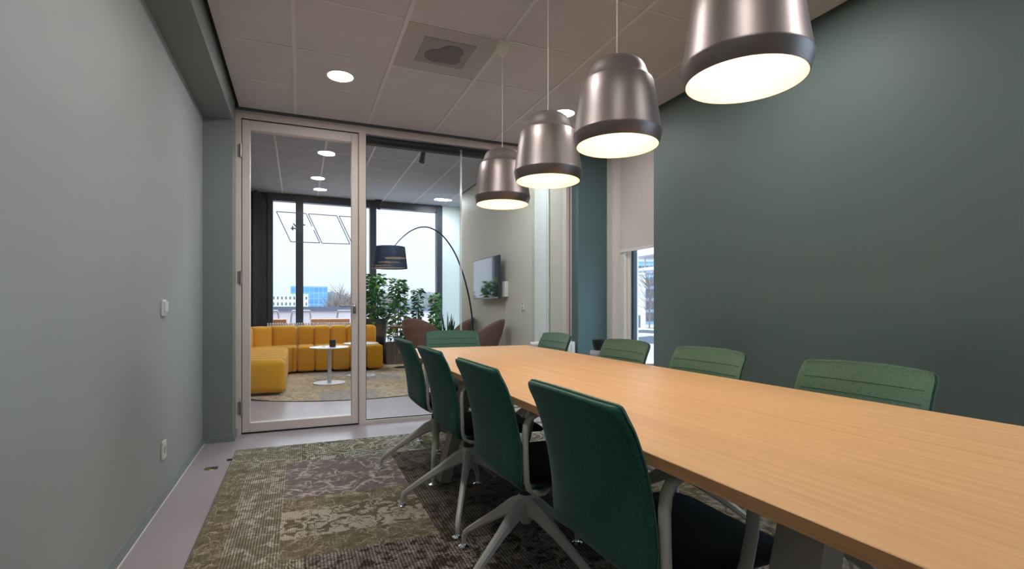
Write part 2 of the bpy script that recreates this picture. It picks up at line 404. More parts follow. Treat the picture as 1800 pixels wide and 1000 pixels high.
class MB:
    def __init__(s):
        s.bm = bmesh.new()
        s.mi = 0
    def _mark(s, faces):
        for f in faces:
            f.material_index = s.mi
    def box(s, x0, x1, y0, y1, z0, z1, bevel=0, seg=3, mat4=None):
        r = bmesh.ops.create_cube(s.bm, size=1)
        vv = r['verts']
        for v in vv:
            v.co = Vector(((x0 + x1) / 2 + v.co.x * (x1 - x0), (y0 + y1) / 2 + v.co.y * (y1 - y0), (z0 + z1) / 2 + v.co.z * (z1 - z0)))
            if mat4: v.co = mat4 @ v.co
        fs = list({f for v in vv for f in v.link_faces})
        s._mark(fs)
        if bevel:
            ed = list({e for v in vv for e in v.link_edges})
            rr = bmesh.ops.bevel(s.bm, geom=ed, offset=bevel, segments=seg, affect='EDGES', profile=0.5)
            s._mark(rr['faces'])
        return s
    def loft(s, rings, close=True, cap=True):
        vr = [[s.bm.verts.new(p) for p in ring] for ring in rings]
        n = len(vr[0])
        fs = []
        for a, b in zip(vr[:-1], vr[1:]):
            for i in range(n if close else n - 1):
                j = (i + 1) % n
                fs.append(s.bm.faces.new((a[i], a[j], b[j], b[i])))
        if cap and close:
            fs.append(s.bm.faces.new(list(reversed(vr[0]))))
            fs.append(s.bm.faces.new(vr[-1]))
        s._mark(fs)
        return s
    def tube(s, pts, r, n=8, cap=True):
        pts = [Vector(p) for p in pts]
        rs = r if isinstance(r, (list, tuple)) else [r] * len(pts)
        rings = []
        up = None
        for i, p in enumerate(pts):
            d = (pts[min(i + 1, len(pts) - 1)] - pts[max(i - 1, 0)]).normalized()
            if up is None:
                up = Vector((0, 0, 1)) if abs(d.z) < 0.9 else Vector((1, 0, 0))
            a = d.cross(up).normalized()
            b = a.cross(d).normalized()
            up = b
            rings.append([p + rs[i] * (cos(2 * pi * k / n) * a + sin(2 * pi * k / n) * b) for k in range(n)])
        return s.loft(rings, True, cap)
    def bar(s, pts, w, h, side=(0, 1, 0), round_=True):
        """sweep a flat bar: w across SIDE, h across the other way"""
        pts = [Vector(p) for p in pts]
        ws = w if isinstance(w, (list, tuple)) else [w] * len(pts)
        hs = h if isinstance(h, (list, tuple)) else [h] * len(pts)
        sd = Vector(side).normalized()
        rings = []
        for i, p in enumerate(pts):
            d = (pts[min(i + 1, len(pts) - 1)] - pts[max(i - 1, 0)]).normalized()
            sdd = (sd - d * sd.dot(d)).normalized()
            nn = d.cross(sdd).normalized()
            a, b = ws[i] / 2, hs[i] / 2
            c = min(a, b) * 0.55 if round_ else 0.0005
            q = [(-a + c, -b), (a - c, -b), (a, -b + c), (a, b - c), (a - c, b), (-a + c, b), (-a, b - c), (-a, -b + c)]
            rings.append([p + x * sdd + y * nn for x, y in q])
        return s.loft(rings)
    def lathe(s, prof, n=48, cx=0, cy=0, cap=False):
        rings = [[Vector((cx + r * cos(2 * pi * k / n), cy + r * sin(2 * pi * k / n), z)) for k in range(n)] for r, z in prof]
        return s.loft(rings, True, cap)
    def cyl(s, x, y, z0, z1, r, n=24, r2=None):
        return s.lathe([(r, z0), (r if r2 is None else r2, z1)], n, x, y, True)
    def poly(s, pts):
        f = s.bm.faces.new([s.bm.verts.new(p) for p in pts])
        s._mark([f])
        return s
    def prism(s, pts, z0, z1):
        """vertical extrusion of an xy outline"""
        return s.loft([[Vector((x, y, z0)) for x, y in pts], [Vector((x, y, z1)) for x, y in pts]])
    def build(s, name, mats, parent=None, smooth=False, loc=None, rot=None, angle=35):
        me = bpy.data.meshes.new(name)
        bmesh.ops.recalc_face_normals(s.bm, faces=s.bm.faces[:])
        s.bm.to_mesh(me)
        s.bm.free()
        for m in (mats if isinstance(mats, (list, tuple)) else [mats]):
            me.materials.append(m)
        if smooth:
            me.shade_smooth()
            try: me.set_sharp_from_angle(angle=radians(angle))
            except Exception: pass
        o = bpy.data.objects.new(name, me)
        COL.objects.link(o)
        if parent: o.parent = parent
        if loc: o.location = loc
        if rot: o.rotation_euler = rot
        return o

def copy_tree(o, parent=None):
    c = o.copy()
    COL.objects.link(c)
    c.parent = parent
    for ch in list(o.children):
        copy_tree(ch, c)
    return c

def arc(cx, cz, r, a0, a1, n, y=0.0):
    return [(cx + r * cos(radians(a0 + (a1 - a0) * i / n)), y, cz + r * sin(radians(a0 + (a1 - a0) * i / n))) for i in range(n + 1)]

# ------------------------------------------------------------------ room shell
LX, RX, BY, GY, CZ = -0.69, 2.75, -1.7, 4.80, 2.70       # left wall, right wall, back wall, glass wall, ceiling
FY, LZ = 10.35, 3.16                                      # lounge window wall and ceiling height

b = MB(); b.box(-3.0, 3.30, BY - 0.2, 10.6, -0.2, 0.0)
tag(b.build('floor', M['floor']), kind='structure')

b = MB()
b.box(LX - 0.2, LX, BY - 0.2, GY + 0.05, 0, LZ + 0.2)           # wall
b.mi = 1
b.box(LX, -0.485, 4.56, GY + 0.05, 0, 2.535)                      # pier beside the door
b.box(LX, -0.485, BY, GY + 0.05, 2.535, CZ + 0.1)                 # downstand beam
tag(b.build('wall_left', [M['wall_sage'], M['wall_sage_shaded']]), kind='structure')
b = MB(); b.box(LX, 2.75, BY - 0.2, BY, 0, CZ + 0.2)
tag(b.build('wall_back', M['wall_sage']), kind='structure')
b = MB(); b.box(RX, 3.30, BY - 0.2, -1.0, 0, CZ + 0.2); b.box(RX, 3.30, 0.75, 3.50, 0, CZ + 0.2); b.box(RX, 3.30, -1.0, 0.75, 0, 0.12); b.box(RX, 3.30, -1.0, 0.75, 2.62, CZ + 0.2)
tag(b.build('wall_right', M['wall_green']), kind='structure')
b = MB(); b.box(2.67, 3.30, 4.62, GY + 0.12, 0, LZ + 0.1)
tag(b.build('wall_pier', M['wall_pier']), kind='structure')
# facade above/below the narrow window
b = MB(); b.box(3.12, 3.30, 3.50, 4.62, 0, 0.12); b.box(3.12, 3.30, 3.50, 4.62, 2.62, LZ)
tag(b.build('wall_facade', M['frame_white']), kind='structure')
# wall between room and lounge, left of the door, and above the glass
b = MB(); b.box(-3.0, -0.52, GY - 0.0, GY + 0.12, 0, LZ + 0.1); b.box(-0.52, 3.3, GY - 0.05, GY + 0.12, CZ + 0.005, LZ + 0.1)
tag(b.build('wall_partition', M['dark_clad']), kind='structure')

# ceiling tiles with a shadow gap all round, T-bars as real strips
b = MB(); b.box(-0.455, 2.715, BY + 0.02, GY - 0.085, CZ, CZ + 0.05)
b.box(2.715, 3.14, 3.53, 4.60, CZ, CZ + 0.05)
tag(b.build('ceiling', M['tile']), kind='structure')
b = MB(); b.box(-0.485, 3.3, BY, GY, CZ + 0.05, CZ + 0.1)
tag(b.build('trim_1', M['black']), kind='structure')
b = MB()
gx = [-0.03 + 0.6 * k for k in range(0, 5)]
gy = [3.52 + 0.6 * k for k in range(-8, 3)]
for x in gx:
    b.box(x - 0.012, x + 0.012, BY + 0.02, GY - 0.085, CZ - 0.004, CZ)
for y in gy:
    b.box(-0.455, 2.715, y - 0.006, y + 0.006, CZ - 0.003, CZ)
tag(b.build('trim_2', M['grid']), kind='structure')
b = MB()
b.box(-0.485, 2.67, GY - 0.085, GY - 0.03, CZ - 0.012, CZ + 0.05)
tag(b.build('trim_3', mat('shadow_gap_profile', (0.07, 0.075, 0.07), 0.6)), kind='structure')
# lounge ceiling
b = MB(); b.box(-3.0, 3.34, GY + 0.12, FY + 0.25, LZ, LZ + 0.1)
tag(b.build('ceiling_lounge', M['lounge_tile']), kind='structure')
b = MB()
for k in range(-4, 5):
    x = 0.92 + 0.6 * k
    b.box(x - 0.012, x + 0.012, GY + 0.12, FY, LZ - 0.004, LZ)
for k in range(10):
    y = 4.95 + 0.6 * k
    b.box(-3.0, 3.25, y - 0.007, y + 0.007, LZ - 0.003, LZ)
tag(b.build('trim_4', M['lounge_grid']), kind='structure')

# skirting
b = MB(); b.box(LX, LX + 0.014, BY, 4.56, 0, 0.055)
b.box(LX, -0.471, 4.546, 4.56, 0, 0.055); b.box(-0.485, -0.471, 4.56, GY - 0.03, 0, 0.055)
tag(b.build('baseboard_left', M['skirting']), kind='structure')
b = MB(); b.box(LX + 0.014, LX + 0.019, BY, 4.545, 0, 0.004)
tag(b.build('trim_5', M['white']), kind='structure')
b = MB(); b.box(RX - 0.014, RX, BY, 3.5, 0, 0.055)
tag(b.build('baseboard_right', M['skirting']), kind='structure')

# ------------------------------------------------------------------ glazed partition: frame, door, fixed pane
Y0, Y1 = GY - 0.035, GY + 0.045
fr = thing('window_1', kind='structure')
b = MB()
b.box(-0.497, -0.443, Y0, Y1, 0, CZ - 0.012)
b.box(-0.443, 2.68, Y0, Y1, 2.625, CZ - 0.012)
b.box(0.494, 0.556, Y0, Y1, 0, 2.625)
b.box(0.556, 2.61, Y0, Y1, 0, 0.030)
b.box(2.61, 2.645, Y0, Y1, 0, 2.625)
b.box(2.652, 2.68, Y0 - 0.01, Y1, 0, 2.625)
b.box(-0.488, -0.452, Y0 - 0.006, Y0, 0, 2.66)       # raised bead round the door
b.box(-0.452, 0.51, Y0 - 0.006, Y0, 2.640, 2.665)
b.box(0.503, 0.525, Y0 - 0.006, Y0, 0, 2.64)
b.build('frame', M['frame'], fr)
b = MB(); b.box(2.645, 2.652, Y0, Y1, 0, 2.62)
b.box(0.556, 2.61, Y0 + 0.02, Y0 + 0.03, 0.03, 0.038)
b.box(0.556, 0.562, Y0 + 0.02, Y1 - 0.02, 0.03, 2.60)
b.box(0.556, 2.61, Y0 + 0.012, Y1 + 0.03, 2.595, 2.612)
b.box(0.556, 2.61, Y0 + 0.03, Y1 + 0.02, 2.55, 2.58)
b.build('gasket', M['black'], fr)
b = MB(); b.box(0.562, 1.452, GY - 0.004, GY + 0.006, 0.03, 2.60); b.build('pane', M['glass'], fr)
b = MB(); b.box(1.468, 2.61, GY - 0.004, GY + 0.006, 0.03, 2.60); b.build('pane', M['glass'], fr)
b = MB(); b.box(1.452, 1.456, GY - 0.006, GY + 0.008, 0.03, 2.60); b.box(1.464, 1.468, GY - 0.006, GY + 0.008, 0.03, 2.60)
b.build('glass_joint', mat('clear_joint_profile', (0.75, 0.80, 0.82), 0.2), fr)

dr = thing('door_1', kind='structure')
b = MB()
b.box(-0.438, -0.378, Y0 + 0.004, Y1 - 0.01, 0.012, 2.615, 0.003, 1)
b.box(0.432, 0.489, Y0 + 0.004, Y1 - 0.01, 0.012, 2.615, 0.003, 1)
b.box(-0.378, 0.432, Y0 + 0.004, Y1 - 0.01, 2.535, 2.615, 0.003, 1)
b.box(-0.378, 0.432, Y0 + 0.004, Y1 - 0.01, 0.012, 0.088, 0.003, 1)
b.build('door_leaf', M['frame'], dr)
b = MB(); b.box(-0.378, 0.432, GY - 0.004, GY + 0.006, 0.088, 2.535); b.build('pane', M['glass'], dr)
b = MB(); b.box(-0.443, -0.438, Y0 + 0.01, Y1, 0, 2.62); b.box(0.489, 0.494, Y0 + 0.01, Y1, 0, 2.62); b.box(-0.443, 0.494, Y0 + 0.01, Y1, 2.615, 2.625)
b.box(-0.443, 0.494, Y0 + 0.004, Y1, 0, 0.01)
b.build('door_gap', M['black'], dr)
for z in (2.35, 1.30, 0.22):
    b = MB(); b.cyl(-0.446, Y0 - 0.012, z - 0.055, z + 0.055, 0.0085, 12)
    b.box(-0.470, -0.446, Y0 - 0.009, Y0 - 0.003, z - 0.05, z + 0.05)
    b.build('hinge', M['steel'], dr, True)
hd = MB()
hd.box(0.443, 0.472, Y0 - 0.006, Y0 + 0.006, 1.00, 1.10, 0.005, 2)
hd.tube([(0.458, Y0, 1.066), (0.458, Y0 - 0.045, 1.066), (0.448, Y0 - 0.055, 1.066), (0.33, Y0 - 0.055, 1.066)], 0.0085, 10)
hd.build('door_handle', M['steel'], dr, True)
# outlined lozenges and a small mark on the door pane
lg = MB()
zt, zb = 1.93, 1.63
def seg(p, q, w=0.0032, y=GY - 0.0062):
    p, q = Vector((p[0], 0, p[1])), Vector((q[0], 0, q[1]))
    d = (q - p).normalized(); nn = Vector((-d.z, 0, d.x)) * w
    lg.loft([[Vector((v.x, y + o_, v.z)) for v in (p - nn, p + nn, q + nn, q - nn)] for o_ in (0, 0.002)])
def xat(px, y=GY):
    a = (px - 900) / 897
    return y * (0.3848 + a * 0.9230) / (0.9230 - a * 0.3848)
def zat(px, py, y=GY):
    x = xat(px, y); t = x * 0.3848 + y * 0.9230
    return 1.05 + (541 - py) * t / 897
def pq(px, py): return (xat(px), zat(px, py))
for quad, gap in ((((486, 372), (538, 375.5), (562, 427), (511, 425)), True), (((542, 376), (592, 379.5), (615, 429), (566, 427.5)), False)):
    for i in range(4):
        a_, c_ = quad[i], quad[(i + 1) % 4]
        if gap and i == 1:
            m1 = (a_[0] + (c_[0] - a_[0]) * 0.44, a_[1] + (c_[1] - a_[1]) * 0.44)
            m2 = (a_[0] + (c_[0] - a_[0]) * 0.56, a_[1] + (c_[1] - a_[1]) * 0.56)
            seg(pq(*a_), pq(*m1)); seg(pq(*m2), pq(*c_))
        else:
            seg(pq(*a_), pq(*c_))
seg(pq(596, 380), pq(617.5, 381.2)); seg(pq(596, 380), pq(617.5, 425))
for a_, c_ in (((511, 401.5), (519, 401.5)), ((514.5, 397), (514.5, 405.5)), ((515.5, 393), (522, 400)), ((519, 402), (524, 402)), ((532, 395.5), (536.5, 395.5)), ((526.5, 403), (526.5, 406.5))):
    seg(pq(*a_), pq(*c_), 0.005)
lg.build('window_lettering', M['decal'], dr)

# ------------------------------------------------------------------ narrow window with roller blind on the right
wn = thing('window_2', kind='structure')
b = MB()
b.box(3.02, 3.30, 4.52, 4.62, 0.12, 2.70)              # jamb
b.box(3.06, 3.20, 4.36, 4.52, 0.12, 2.70)
b.box(3.10, 3.20, 4.315, 4.36, 0.20, 2.60)
b.box(3.10, 3.20, 3.50, 4.315, 0.12, 0.20)
b.box(3.10, 3.20, 3.50, 4.315, 2.60, 2.70)
b.build('window_frame', M['frame_white'], wn)
b = MB(); b.box(3.115, 3.16, 4.285, 4.315, 0.20, 2.60); b.box(3.115, 3.16, 3.50, 4.315, 0.20, 0.23)
b.build('window_seal', M['dark_frame'], wn)
b = MB(); b.box(3.13, 3.142, 3.50, 4.285, 0.23, 2.60); b.build('pane', M['glass_out'], wn)
b = MB(); b.box(2.80, 3.12, 3.50, 4.36, 0.08, 0.12, 0.004, 2); b.build('window_sill', M['white'], wn)
bl = thing('roller_blind', 'pale grey roller blind drawn half down over the narrow window beside the green wall', 'blind', (3.055, 3.95, 1.62))
b = MB(); b.box(-0.002, 0.002, -0.43, 0.47, 0.02, 1.02); b.build('blind_cloth', M['blind'], bl)
b = MB(); b.box(-0.010, 0.010, -0.43, 0.475, -0.005, 0.022, 0.004, 2); b.build('bottom_bar', M['frame_white'], bl)
b = MB(); b.tube([(0, -0.43, 1.045), (0, 0.47, 1.045)], 0.032, 16); b.build('roller', M['frame_white'], bl, True)

# unseen street-side window beside the viewer, added to bring in daylight
wb_ = thing('window_5_added', kind='structure')
b = MB()
for y in (-1.0, -0.155, 0.68): b.box(3.08, 3.18, y, y + 0.07, 0.12, 2.62)
b.box(3.08, 3.18, -1.0, 0.75, 0.12, 0.18); b.box(3.08, 3.18, -1.0, 0.75, 2.56, 2.62)
b.build('window_frame', M['frame_white'], wb_)
for y in (-0.93, -0.085):
    b = MB(); b.box(3.125, 3.135, y, y + 0.77, 0.18, 2.56); b.build('pane', M['glass_out'], wb_)
# ------------------------------------------------------------------ lounge shell
wf = thing('window_3', kind='structure')
b = MB()
for x0, x1 in ((-0.53, -0.445), (-0.06, 0.07), (1.28, 1.40), (2.62, 2.73)):
    b.box(x0, x1, FY - 0.06, FY + 0.10, 0.0, LZ)
b.box(-0.53, 2.73, FY - 0.04, FY + 0.10, 3.02, LZ)
b.box(-0.53, 2.73, FY - 0.04, FY + 0.10, 0.0, 0.10)
b.build('window_frame', M['dark_frame'], wf)
for x0, x1 in ((-0.445, -0.06), (0.07, 1.28), (1.40, 2.62)):
    b = MB(); b.box(x0, x1, FY + 0.02, FY + 0.03, 0.10, 3.02); b.build('pane', M['glass_out'], wf)
b = MB()
b.box(-3.0, -0.53, FY - 0.02, FY + 0.2, 0, LZ)
for k in range(12):
    b.box(-3.0 + 0.2 * k + 0.01, -3.0 + 0.2 * k + 0.19, FY - 0.035, FY - 0.02, 0, LZ - 0.05)
b.box(-0.76, -0.70, FY - 0.12, FY - 0.02, 0, LZ)
tag(b.build('wall_far_left', M['dark_clad']), kind='structure')
b = MB(); b.box(2.73, 3.30, FY - 0.02, FY + 0.2, 0, LZ); tag(b.build('wall_far_right', M['pale_wall']), kind='structure')
b = MB(); b.box(-3.1, -3.0, GY, FY + 0.2, 0, LZ); tag(b.build('wall_lounge_left', M['dark_clad']), kind='structure')
b = MB(); b.box(2.78, 3.05, 6.0, 9.08, 0, LZ)
tag(b.build('wall_lounge_right', M['beige_wall']), kind='structure')
b = MB(); b.box(2.775, 2.80, 6.0, 9.08, LZ - 0.012, LZ); tag(b.build('trim_6', M['black']), kind='structure')
b = MB(); b.box(3.05, 3.30, 5.26, 9.08, 0, LZ); b.box(2.675, 3.30, 4.925, 5.26, 0, LZ); tag(b.build('wall_lounge_core', M['beige_wall']), kind='structure')
# unseen side window, added to light the pale end wall
ws = thing('window_4_added', kind='structure')
b = MB()
b.box(3.20, 3.30, 9.08, 9.16, 0, LZ); b.box(3.20, 3.30, 10.25, 10.33, 0, LZ); b.box(3.20, 3.30, 9.16, 10.25, 0, 0.1); b.box(3.20, 3.30, 9.16, 10.25, 3.05, LZ)
b.build('window_frame', M['dark_frame'], ws)
b = MB(); b.box(3.24, 3.25, 9.16, 10.25, 0.1, 3.05); b.build('pane', M['glass_out'], ws)
# pale panels and a round column between the beige wall and the partition
b = MB()
b.box(2.82, 3.05, 5.655, 6.0, 0, LZ); b.box(2.82, 3.05, 5.60, 5.645, 0, LZ); b.box(2.84, 3.05, 5.48, 5.59, 0, LZ)
tag(b.build('trim_7', M['pale_wall']), kind='structure')
b = MB(); b.cyl(2.90, 5.33, 0, LZ, 0.07, 32); tag(b.build('trim_8', M['render_white'], None, True), kind='structure')

# ------------------------------------------------------------------ meeting table
TX0, TX1, TY0, TY1 = 0.69, 1.75, -0.16, 3.88
tb = thing('conference_table', 'long oak conference table with slanted taupe legs under the four pendant lamps', 'table', (1.22, 1.86, 0.008))
b = MB(); b.box(TX0 - 1.22, TX1 - 1.22, TY0 - 1.86, TY1 - 1.86, 0.705, 0.732, 0.0015, 1)
tt = b.build('tabletop', [M['oak'], M['oak_edge']], tb)
for f in tt.data.polygons:
    if abs(f.normal.z) < 0.5: f.material_index = 1
for sy in (-1, 1):
    yc = (0.72 if sy < 0 else 3.0) - 1.86
    for sx in (-1, 1):
        b = MB()
        b.bar([(sx * 0.24, yc, 0.69), (sx * 0.42, yc, 0.0)], 0.105, 0.062, (0, 1, 0), False)
        b.build('leg', M['greige'], tb)
    b = MB(); b.box(-0.30, 0.30, yc - 0.045, yc + 0.045, 0.665, 0.705); b.build('cross_rail', M['greige'], tb)
b = MB(); b.box(-0.05, 0.05, -1.14, 1.14, 0.655, 0.704); b.build('centre_rail', M['greige'], tb)

# ------------------------------------------------------------------ meeting chairs
def make_chair():
    c = thing('meeting_chair')
    # upholstered shell: surface grid through a height profile
    prof = [(0.842, -0.252, 0.216), (0.838, -0.251, 0.226), (0.828, -0.248, 0.232), (0.81, -0.241, 0.235), (0.78, -0.228, 0.237),
            (0.74, -0.212, 0.238), (0.69, -0.196, 0.239), (0.63, -0.182, 0.237), (0.57, -0.172, 0.238), (0.51, -0.166, 0.237),
            (0.465, -0.160, 0.235), (0.432, -0.146, 0.231), (0.410, -0.115, 0.225), (0.397, -0.070, 0.214), (0.391, -0.01, 0.20)]
    N = 16
    def shell(off):
        rows = []
        for i, (z, x, hw) in enumerate(prof):
            row = []
            a, d_ = prof[max(i - 1, 0)], prof[min(i + 1, len(prof) - 1)]
            tx, tz = d_[1] - a[1], d_[0] - a[0]
            ln = sqrt(tx * tx + tz * tz)
            nx, nz_ = -tz / ln, tx / ln               # towards the sitter (+x while upright)
            if z > 0.839: pass
            for k in range(N + 1):
                u = -1 + 2 * k / N
                curl = 0.022 * u * u * min(1, max(0, (z - 0.40) / 0.08)) + 0.010 * (u * u) ** 3 * min(1, max(0, (z - 0.40) / 0.1))
                row.append(Vector((x + curl + nx * off, u * hw, z + nz_ * off - 0.010 * u * u * (z > 0.8))))
            rows.append(row)
        return rows
    fr_, bk = shell(0.026), shell(0.0)
    mb = MB()
    F = [[mb.bm.verts.new(p) for p in r] for r in fr_]
    B = [[mb.bm.verts.new(p) for p in r] for r in bk]
    R = len(F)
    for i in range(R - 1):
        for k in range(N):
            mb.bm.faces.new((F[i][k], F[i][k + 1], F[i + 1][k + 1], F[i + 1][k]))
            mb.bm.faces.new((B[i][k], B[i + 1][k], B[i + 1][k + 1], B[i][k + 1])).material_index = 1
        mb.bm.faces.new((F[i][0], F[i + 1][0], B[i + 1][0], B[i][0])).material_index = 1
        mb.bm.faces.new((F[i][N], B[i][N], B[i + 1][N], F[i + 1][N])).material_index = 1
    for k in range(N):
        mb.bm.faces.new((F[0][k], B[0][k], B[0][k + 1], F[0][k + 1]))
        mb.bm.faces.new((F[R - 1][k], F[R - 1][k + 1], B[R - 1][k + 1], B[R - 1][k]))
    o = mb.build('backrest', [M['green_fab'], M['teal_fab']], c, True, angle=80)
    sub = o.modifiers.new('round', 'SUBSURF'); sub.levels = 1; sub.render_levels = 1
    # stitched piping on the edge and two seams across the front
    pp = MB()
    edge = []
    for i in range(len(prof) - 2, -1, -1): edge.append((F_ := (fr_[i][0] * 0.5 + bk[i][0] * 0.5)) + Vector((0, -0.0005, 0)))
    for k in range(1, N): edge.append(fr_[0][k] * 0.5 + bk[0][k] * 0.5 + Vector((0, 0, 0.001)))
    for i in range(0, len(prof) - 1): edge.append((fr_[i][N] * 0.5 + bk[i][N] * 0.5) + Vector((0, 0.0005, 0)))
    pp.tube(edge, 0.0022, 6)
    pp.build('piping', M['seam'], c, True)
    for rr in (4, 5):
        sm = MB()
        r0, r1 = fr_[rr], fr_[min(rr + 1, R - 1)]
        pts = [r0[k] * 0.75 + r1[k] * 0.25 + Vector((0.0003, 0, 0)) for k in range(1, N)]
        sm.tube(pts, 0.0016, 5)
        sm.build('seam', M['seam'], c)
    # seat cushion
    st = MB()
    for i, x in enumerate([-0.12, -0.10, -0.05, 0.05, 0.16, 0.26, 0.315, 0.335]): pass
    rings = []
    for x, zt_, zb_, hw in ((-0.105, 0.452, 0.424, 0.185), (-0.09, 0.462, 0.414, 0.20), (0.0, 0.462, 0.408, 0.218), (0.12, 0.464, 0.408, 0.228),
                            (0.22, 0.462, 0.408, 0.228), (0.29, 0.455, 0.406, 0.222), (0.325, 0.443, 0.404, 0.212), (0.340, 0.428, 0.410, 0.195)):
        ring = []
        h = (zt_ - zb_) / 2; zc = (zt_ + zb_) / 2
        for k in range(24):
            a = 2 * pi * k / 24
            ca, sa = cos(a), sin(a)
            yy = hw * math.copysign(abs(ca) ** 0.35, ca)
            zz = h * math.copysign(abs(sa) ** 0.7, sa)
            ring.append(Vector((x, yy, zc + zz - (0.006 if sa > 0.3 else 0) * (1 - abs(yy / hw)))))
        rings.append(ring)
    st.loft(rings)
    st.build('seat', M['seat_fab'], c, True, angle=60)
    # arm loops
    for sy in (-1, 1):
        y = sy * 0.247
        path = [(0.06, sy * 0.10, 0.394), (0.01, sy * 0.17, 0.394), (-0.035, sy * 0.215, 0.397), (-0.075, sy * 0.238, 0.406), (-0.100, y, 0.424), (-0.110, y, 0.46), (-0.113, y, 0.54), (-0.114, y, 0.61)]
        path += [(-0.110, y, 0.645), (-0.097, y, 0.668), (-0.072, y, 0.680), (-0.02, y, 0.684), (0.06, y, 0.684), (0.105, y, 0.681), (0.130, y, 0.668), (0.142, y, 0.643),
                 (0.143, y, 0.60), (0.135, y, 0.52), (0.118, y, 0.455), (0.098, y, 0.418), (0.07, sy * 0.240, 0.398), (0.04, sy * 0.18, 0.392), (0.02, sy * 0.10, 0.392)]
        ab = MB(); ab.bar(path, 0.034, 0.013, (0, 1, 0))
        ab.build('armrest', M['arm'], c, True, angle=50)
    pl = MB(); pl.box(-0.07, 0.14, -0.12, 0.12, 0.378, 0.400, 0.008, 2); pl.build('seat_plate', M['arm'], c)
    # swivel base with four tapered legs
    sw = MB()
    sw.lathe([(0.0, 0.205), (0.020, 0.205), (0.026, 0.215), (0.036, 0.27), (0.034, 0.305), (0.028, 0.318), (0.0, 0.318)], 24)
    sw.mi = 1; sw.lathe([(0.0, 0.318), (0.027, 0.318), (0.027, 0.345), (0.0, 0.345)], 24)
    sw.mi = 2; sw.lathe([(0.0, 0.345), (0.014, 0.345), (0.014, 0.382), (0.0, 0.382)], 20)
    bs = sw.build('swivel_base', [M['arm'], M['black'], M['chrome']], c, True)
    for k in range(4):
        lb = MB()
        lb.bar([(0.015, 0, 0.270), (0.06, 0, 0.257), (0.15, 0, 0.200), (0.25, 0, 0.133), (0.325, 0, 0.080), (0.345, 0, 0.062), (0.352, 0, 0.045), (0.353, 0, 0.012)],
               [0.042, 0.038, 0.030, 0.026, 0.023, 0.022, 0.021, 0.018], [0.080, 0.064, 0.040, 0.031, 0.026, 0.023, 0.021, 0.018], (0, 1, 0))
        lb.mi = 1
        lb.lathe([(0.0, 0.0), (0.024, 0.0), (0.024, 0.004), (0.012, 0.010), (0.010, 0.016), (0.0, 0.016)], 18, 0.353, 0)
        lb.build('leg', [M['arm'], M['chrome']], bs, True, rot=(0, 0, k * pi / 2))
    return c

proto = make_chair()
G1 = None
chairs = [
    (0.828, 1.12, 0, 40, 'nearest green meeting chair on the left side of the oak table, back to the viewer'),
    (0.818, 1.82, 0, 26, 'green meeting chair second nearest on the left side, its arm just behind the nearest chair'),
    (0.818, 2.55, 0, 64, 'green meeting chair third from the front on the left side of the oak table'),
    (0.828, 3.29, 0, 73, 'farthest green chair on the left side of the table, in front of the glass wall'),
    (1.645, 1.195, pi, 20, 'large green chair across the table at far right against the dark green wall'),
    (1.64, 1.93, pi, 50, 'green chair across the table just right of the narrow window with blind'),
    (1.645, 2.62, pi, 70, 'green chair across the table in front of the narrow window, black pot behind it'),
    (1.65, 3.55, pi, 35, 'farthest green chair across the table, beside the white radiator'),
    (1.215, 4.05, -pi / 2, 15, 'green chair at the far head of the table in front of the glass pane'),
]
for i, (x, y, rz, ba, lab) in enumerate(chairs):
    c = proto if i == 0 else copy_tree(proto)
    c.location = (x, y, 0.008)
    c.rotation_euler = (0, 0, rz)
    tag(c, lab, 'chair', 'green meeting chairs around the oak table')
    for ch in c.children:
        if ch.name.startswith('swivel_base'):
            ch.rotation_euler = (0, 0, radians(ba) - rz)

# ------------------------------------------------------------------ pendant lamps
def make_pendant():
    p = thing('pendant_lamp')
    b = MB()
    b.lathe([(0.1725, 0.050), (0.1715, 0.054), (0.162, 0.115), (0.152, 0.180), (0.1415, 0.244), (0.1395, 0.2475)], 72)
    b.build('lamp_shade', M['lamp_metal'], p, True, angle=25)
    b = MB()
    b.lathe([(0.1395, 0.2475), (0.124, 0.262), (0.1165, 0.284), (0.110, 0.303), (0.100, 0.319), (0.086, 0.330), (0.065, 0.337), (0.03, 0.341), (0.004, 0.341)], 72)
    b.build('shade_cap', M['lamp_cap'], p, True, angle=30)
    b = MB(); b.lathe([(0.159, 0.002), (0.160, 0.0), (0.162, 0.002), (0.173, 0.044), (0.1735, 0.048), (0.1725, 0.050)], 72)
    b.build('shade_rim', M['lamp_rim'], p, True, angle=40)
    b = MB(); b.lathe([(0.1588, 0.001), (0.168, 0.045), (0.158, 0.11), (0.148, 0.18), (0.136, 0.242), (0.118, 0.262), (0.10, 0.305), (0.06, 0.328), (0.0, 0.33)], 72)
    b.build('shade_lining', M['lamp_in'], p, True)
    b = MB(); b.lathe([(0.001, 0.105), (0.025, 0.108), (0.045, 0.120), (0.055, 0.145), (0.052, 0.172), (0.036, 0.20), (0.022, 0.23), (0.020, 0.25), (0.0005, 0.25)], 24)
    b.build('bulb', M['bulb'], p, True)
    b = MB(); b.cyl(0, 0, 0.341, 0.356, 0.008, 12); b.cyl(0, 0, 0.341, 0.97, 0.0024, 8)
    b.build('cord', M['cord'], p, True)
    zc = CZ - 1.69
    b = MB(); b.lathe([(0.0005, zc - 0.095), (0.007, zc - 0.094), (0.010, zc - 0.085), (0.022, zc - 0.078), (0.034, zc - 0.058), (0.040, zc - 0.030), (0.043, zc - 0.004), (0.043, zc), (0.0005, zc)], 32)
    b.build('ceiling_rose', M['cord'], p, True)
    return p
pend = make_pendant()
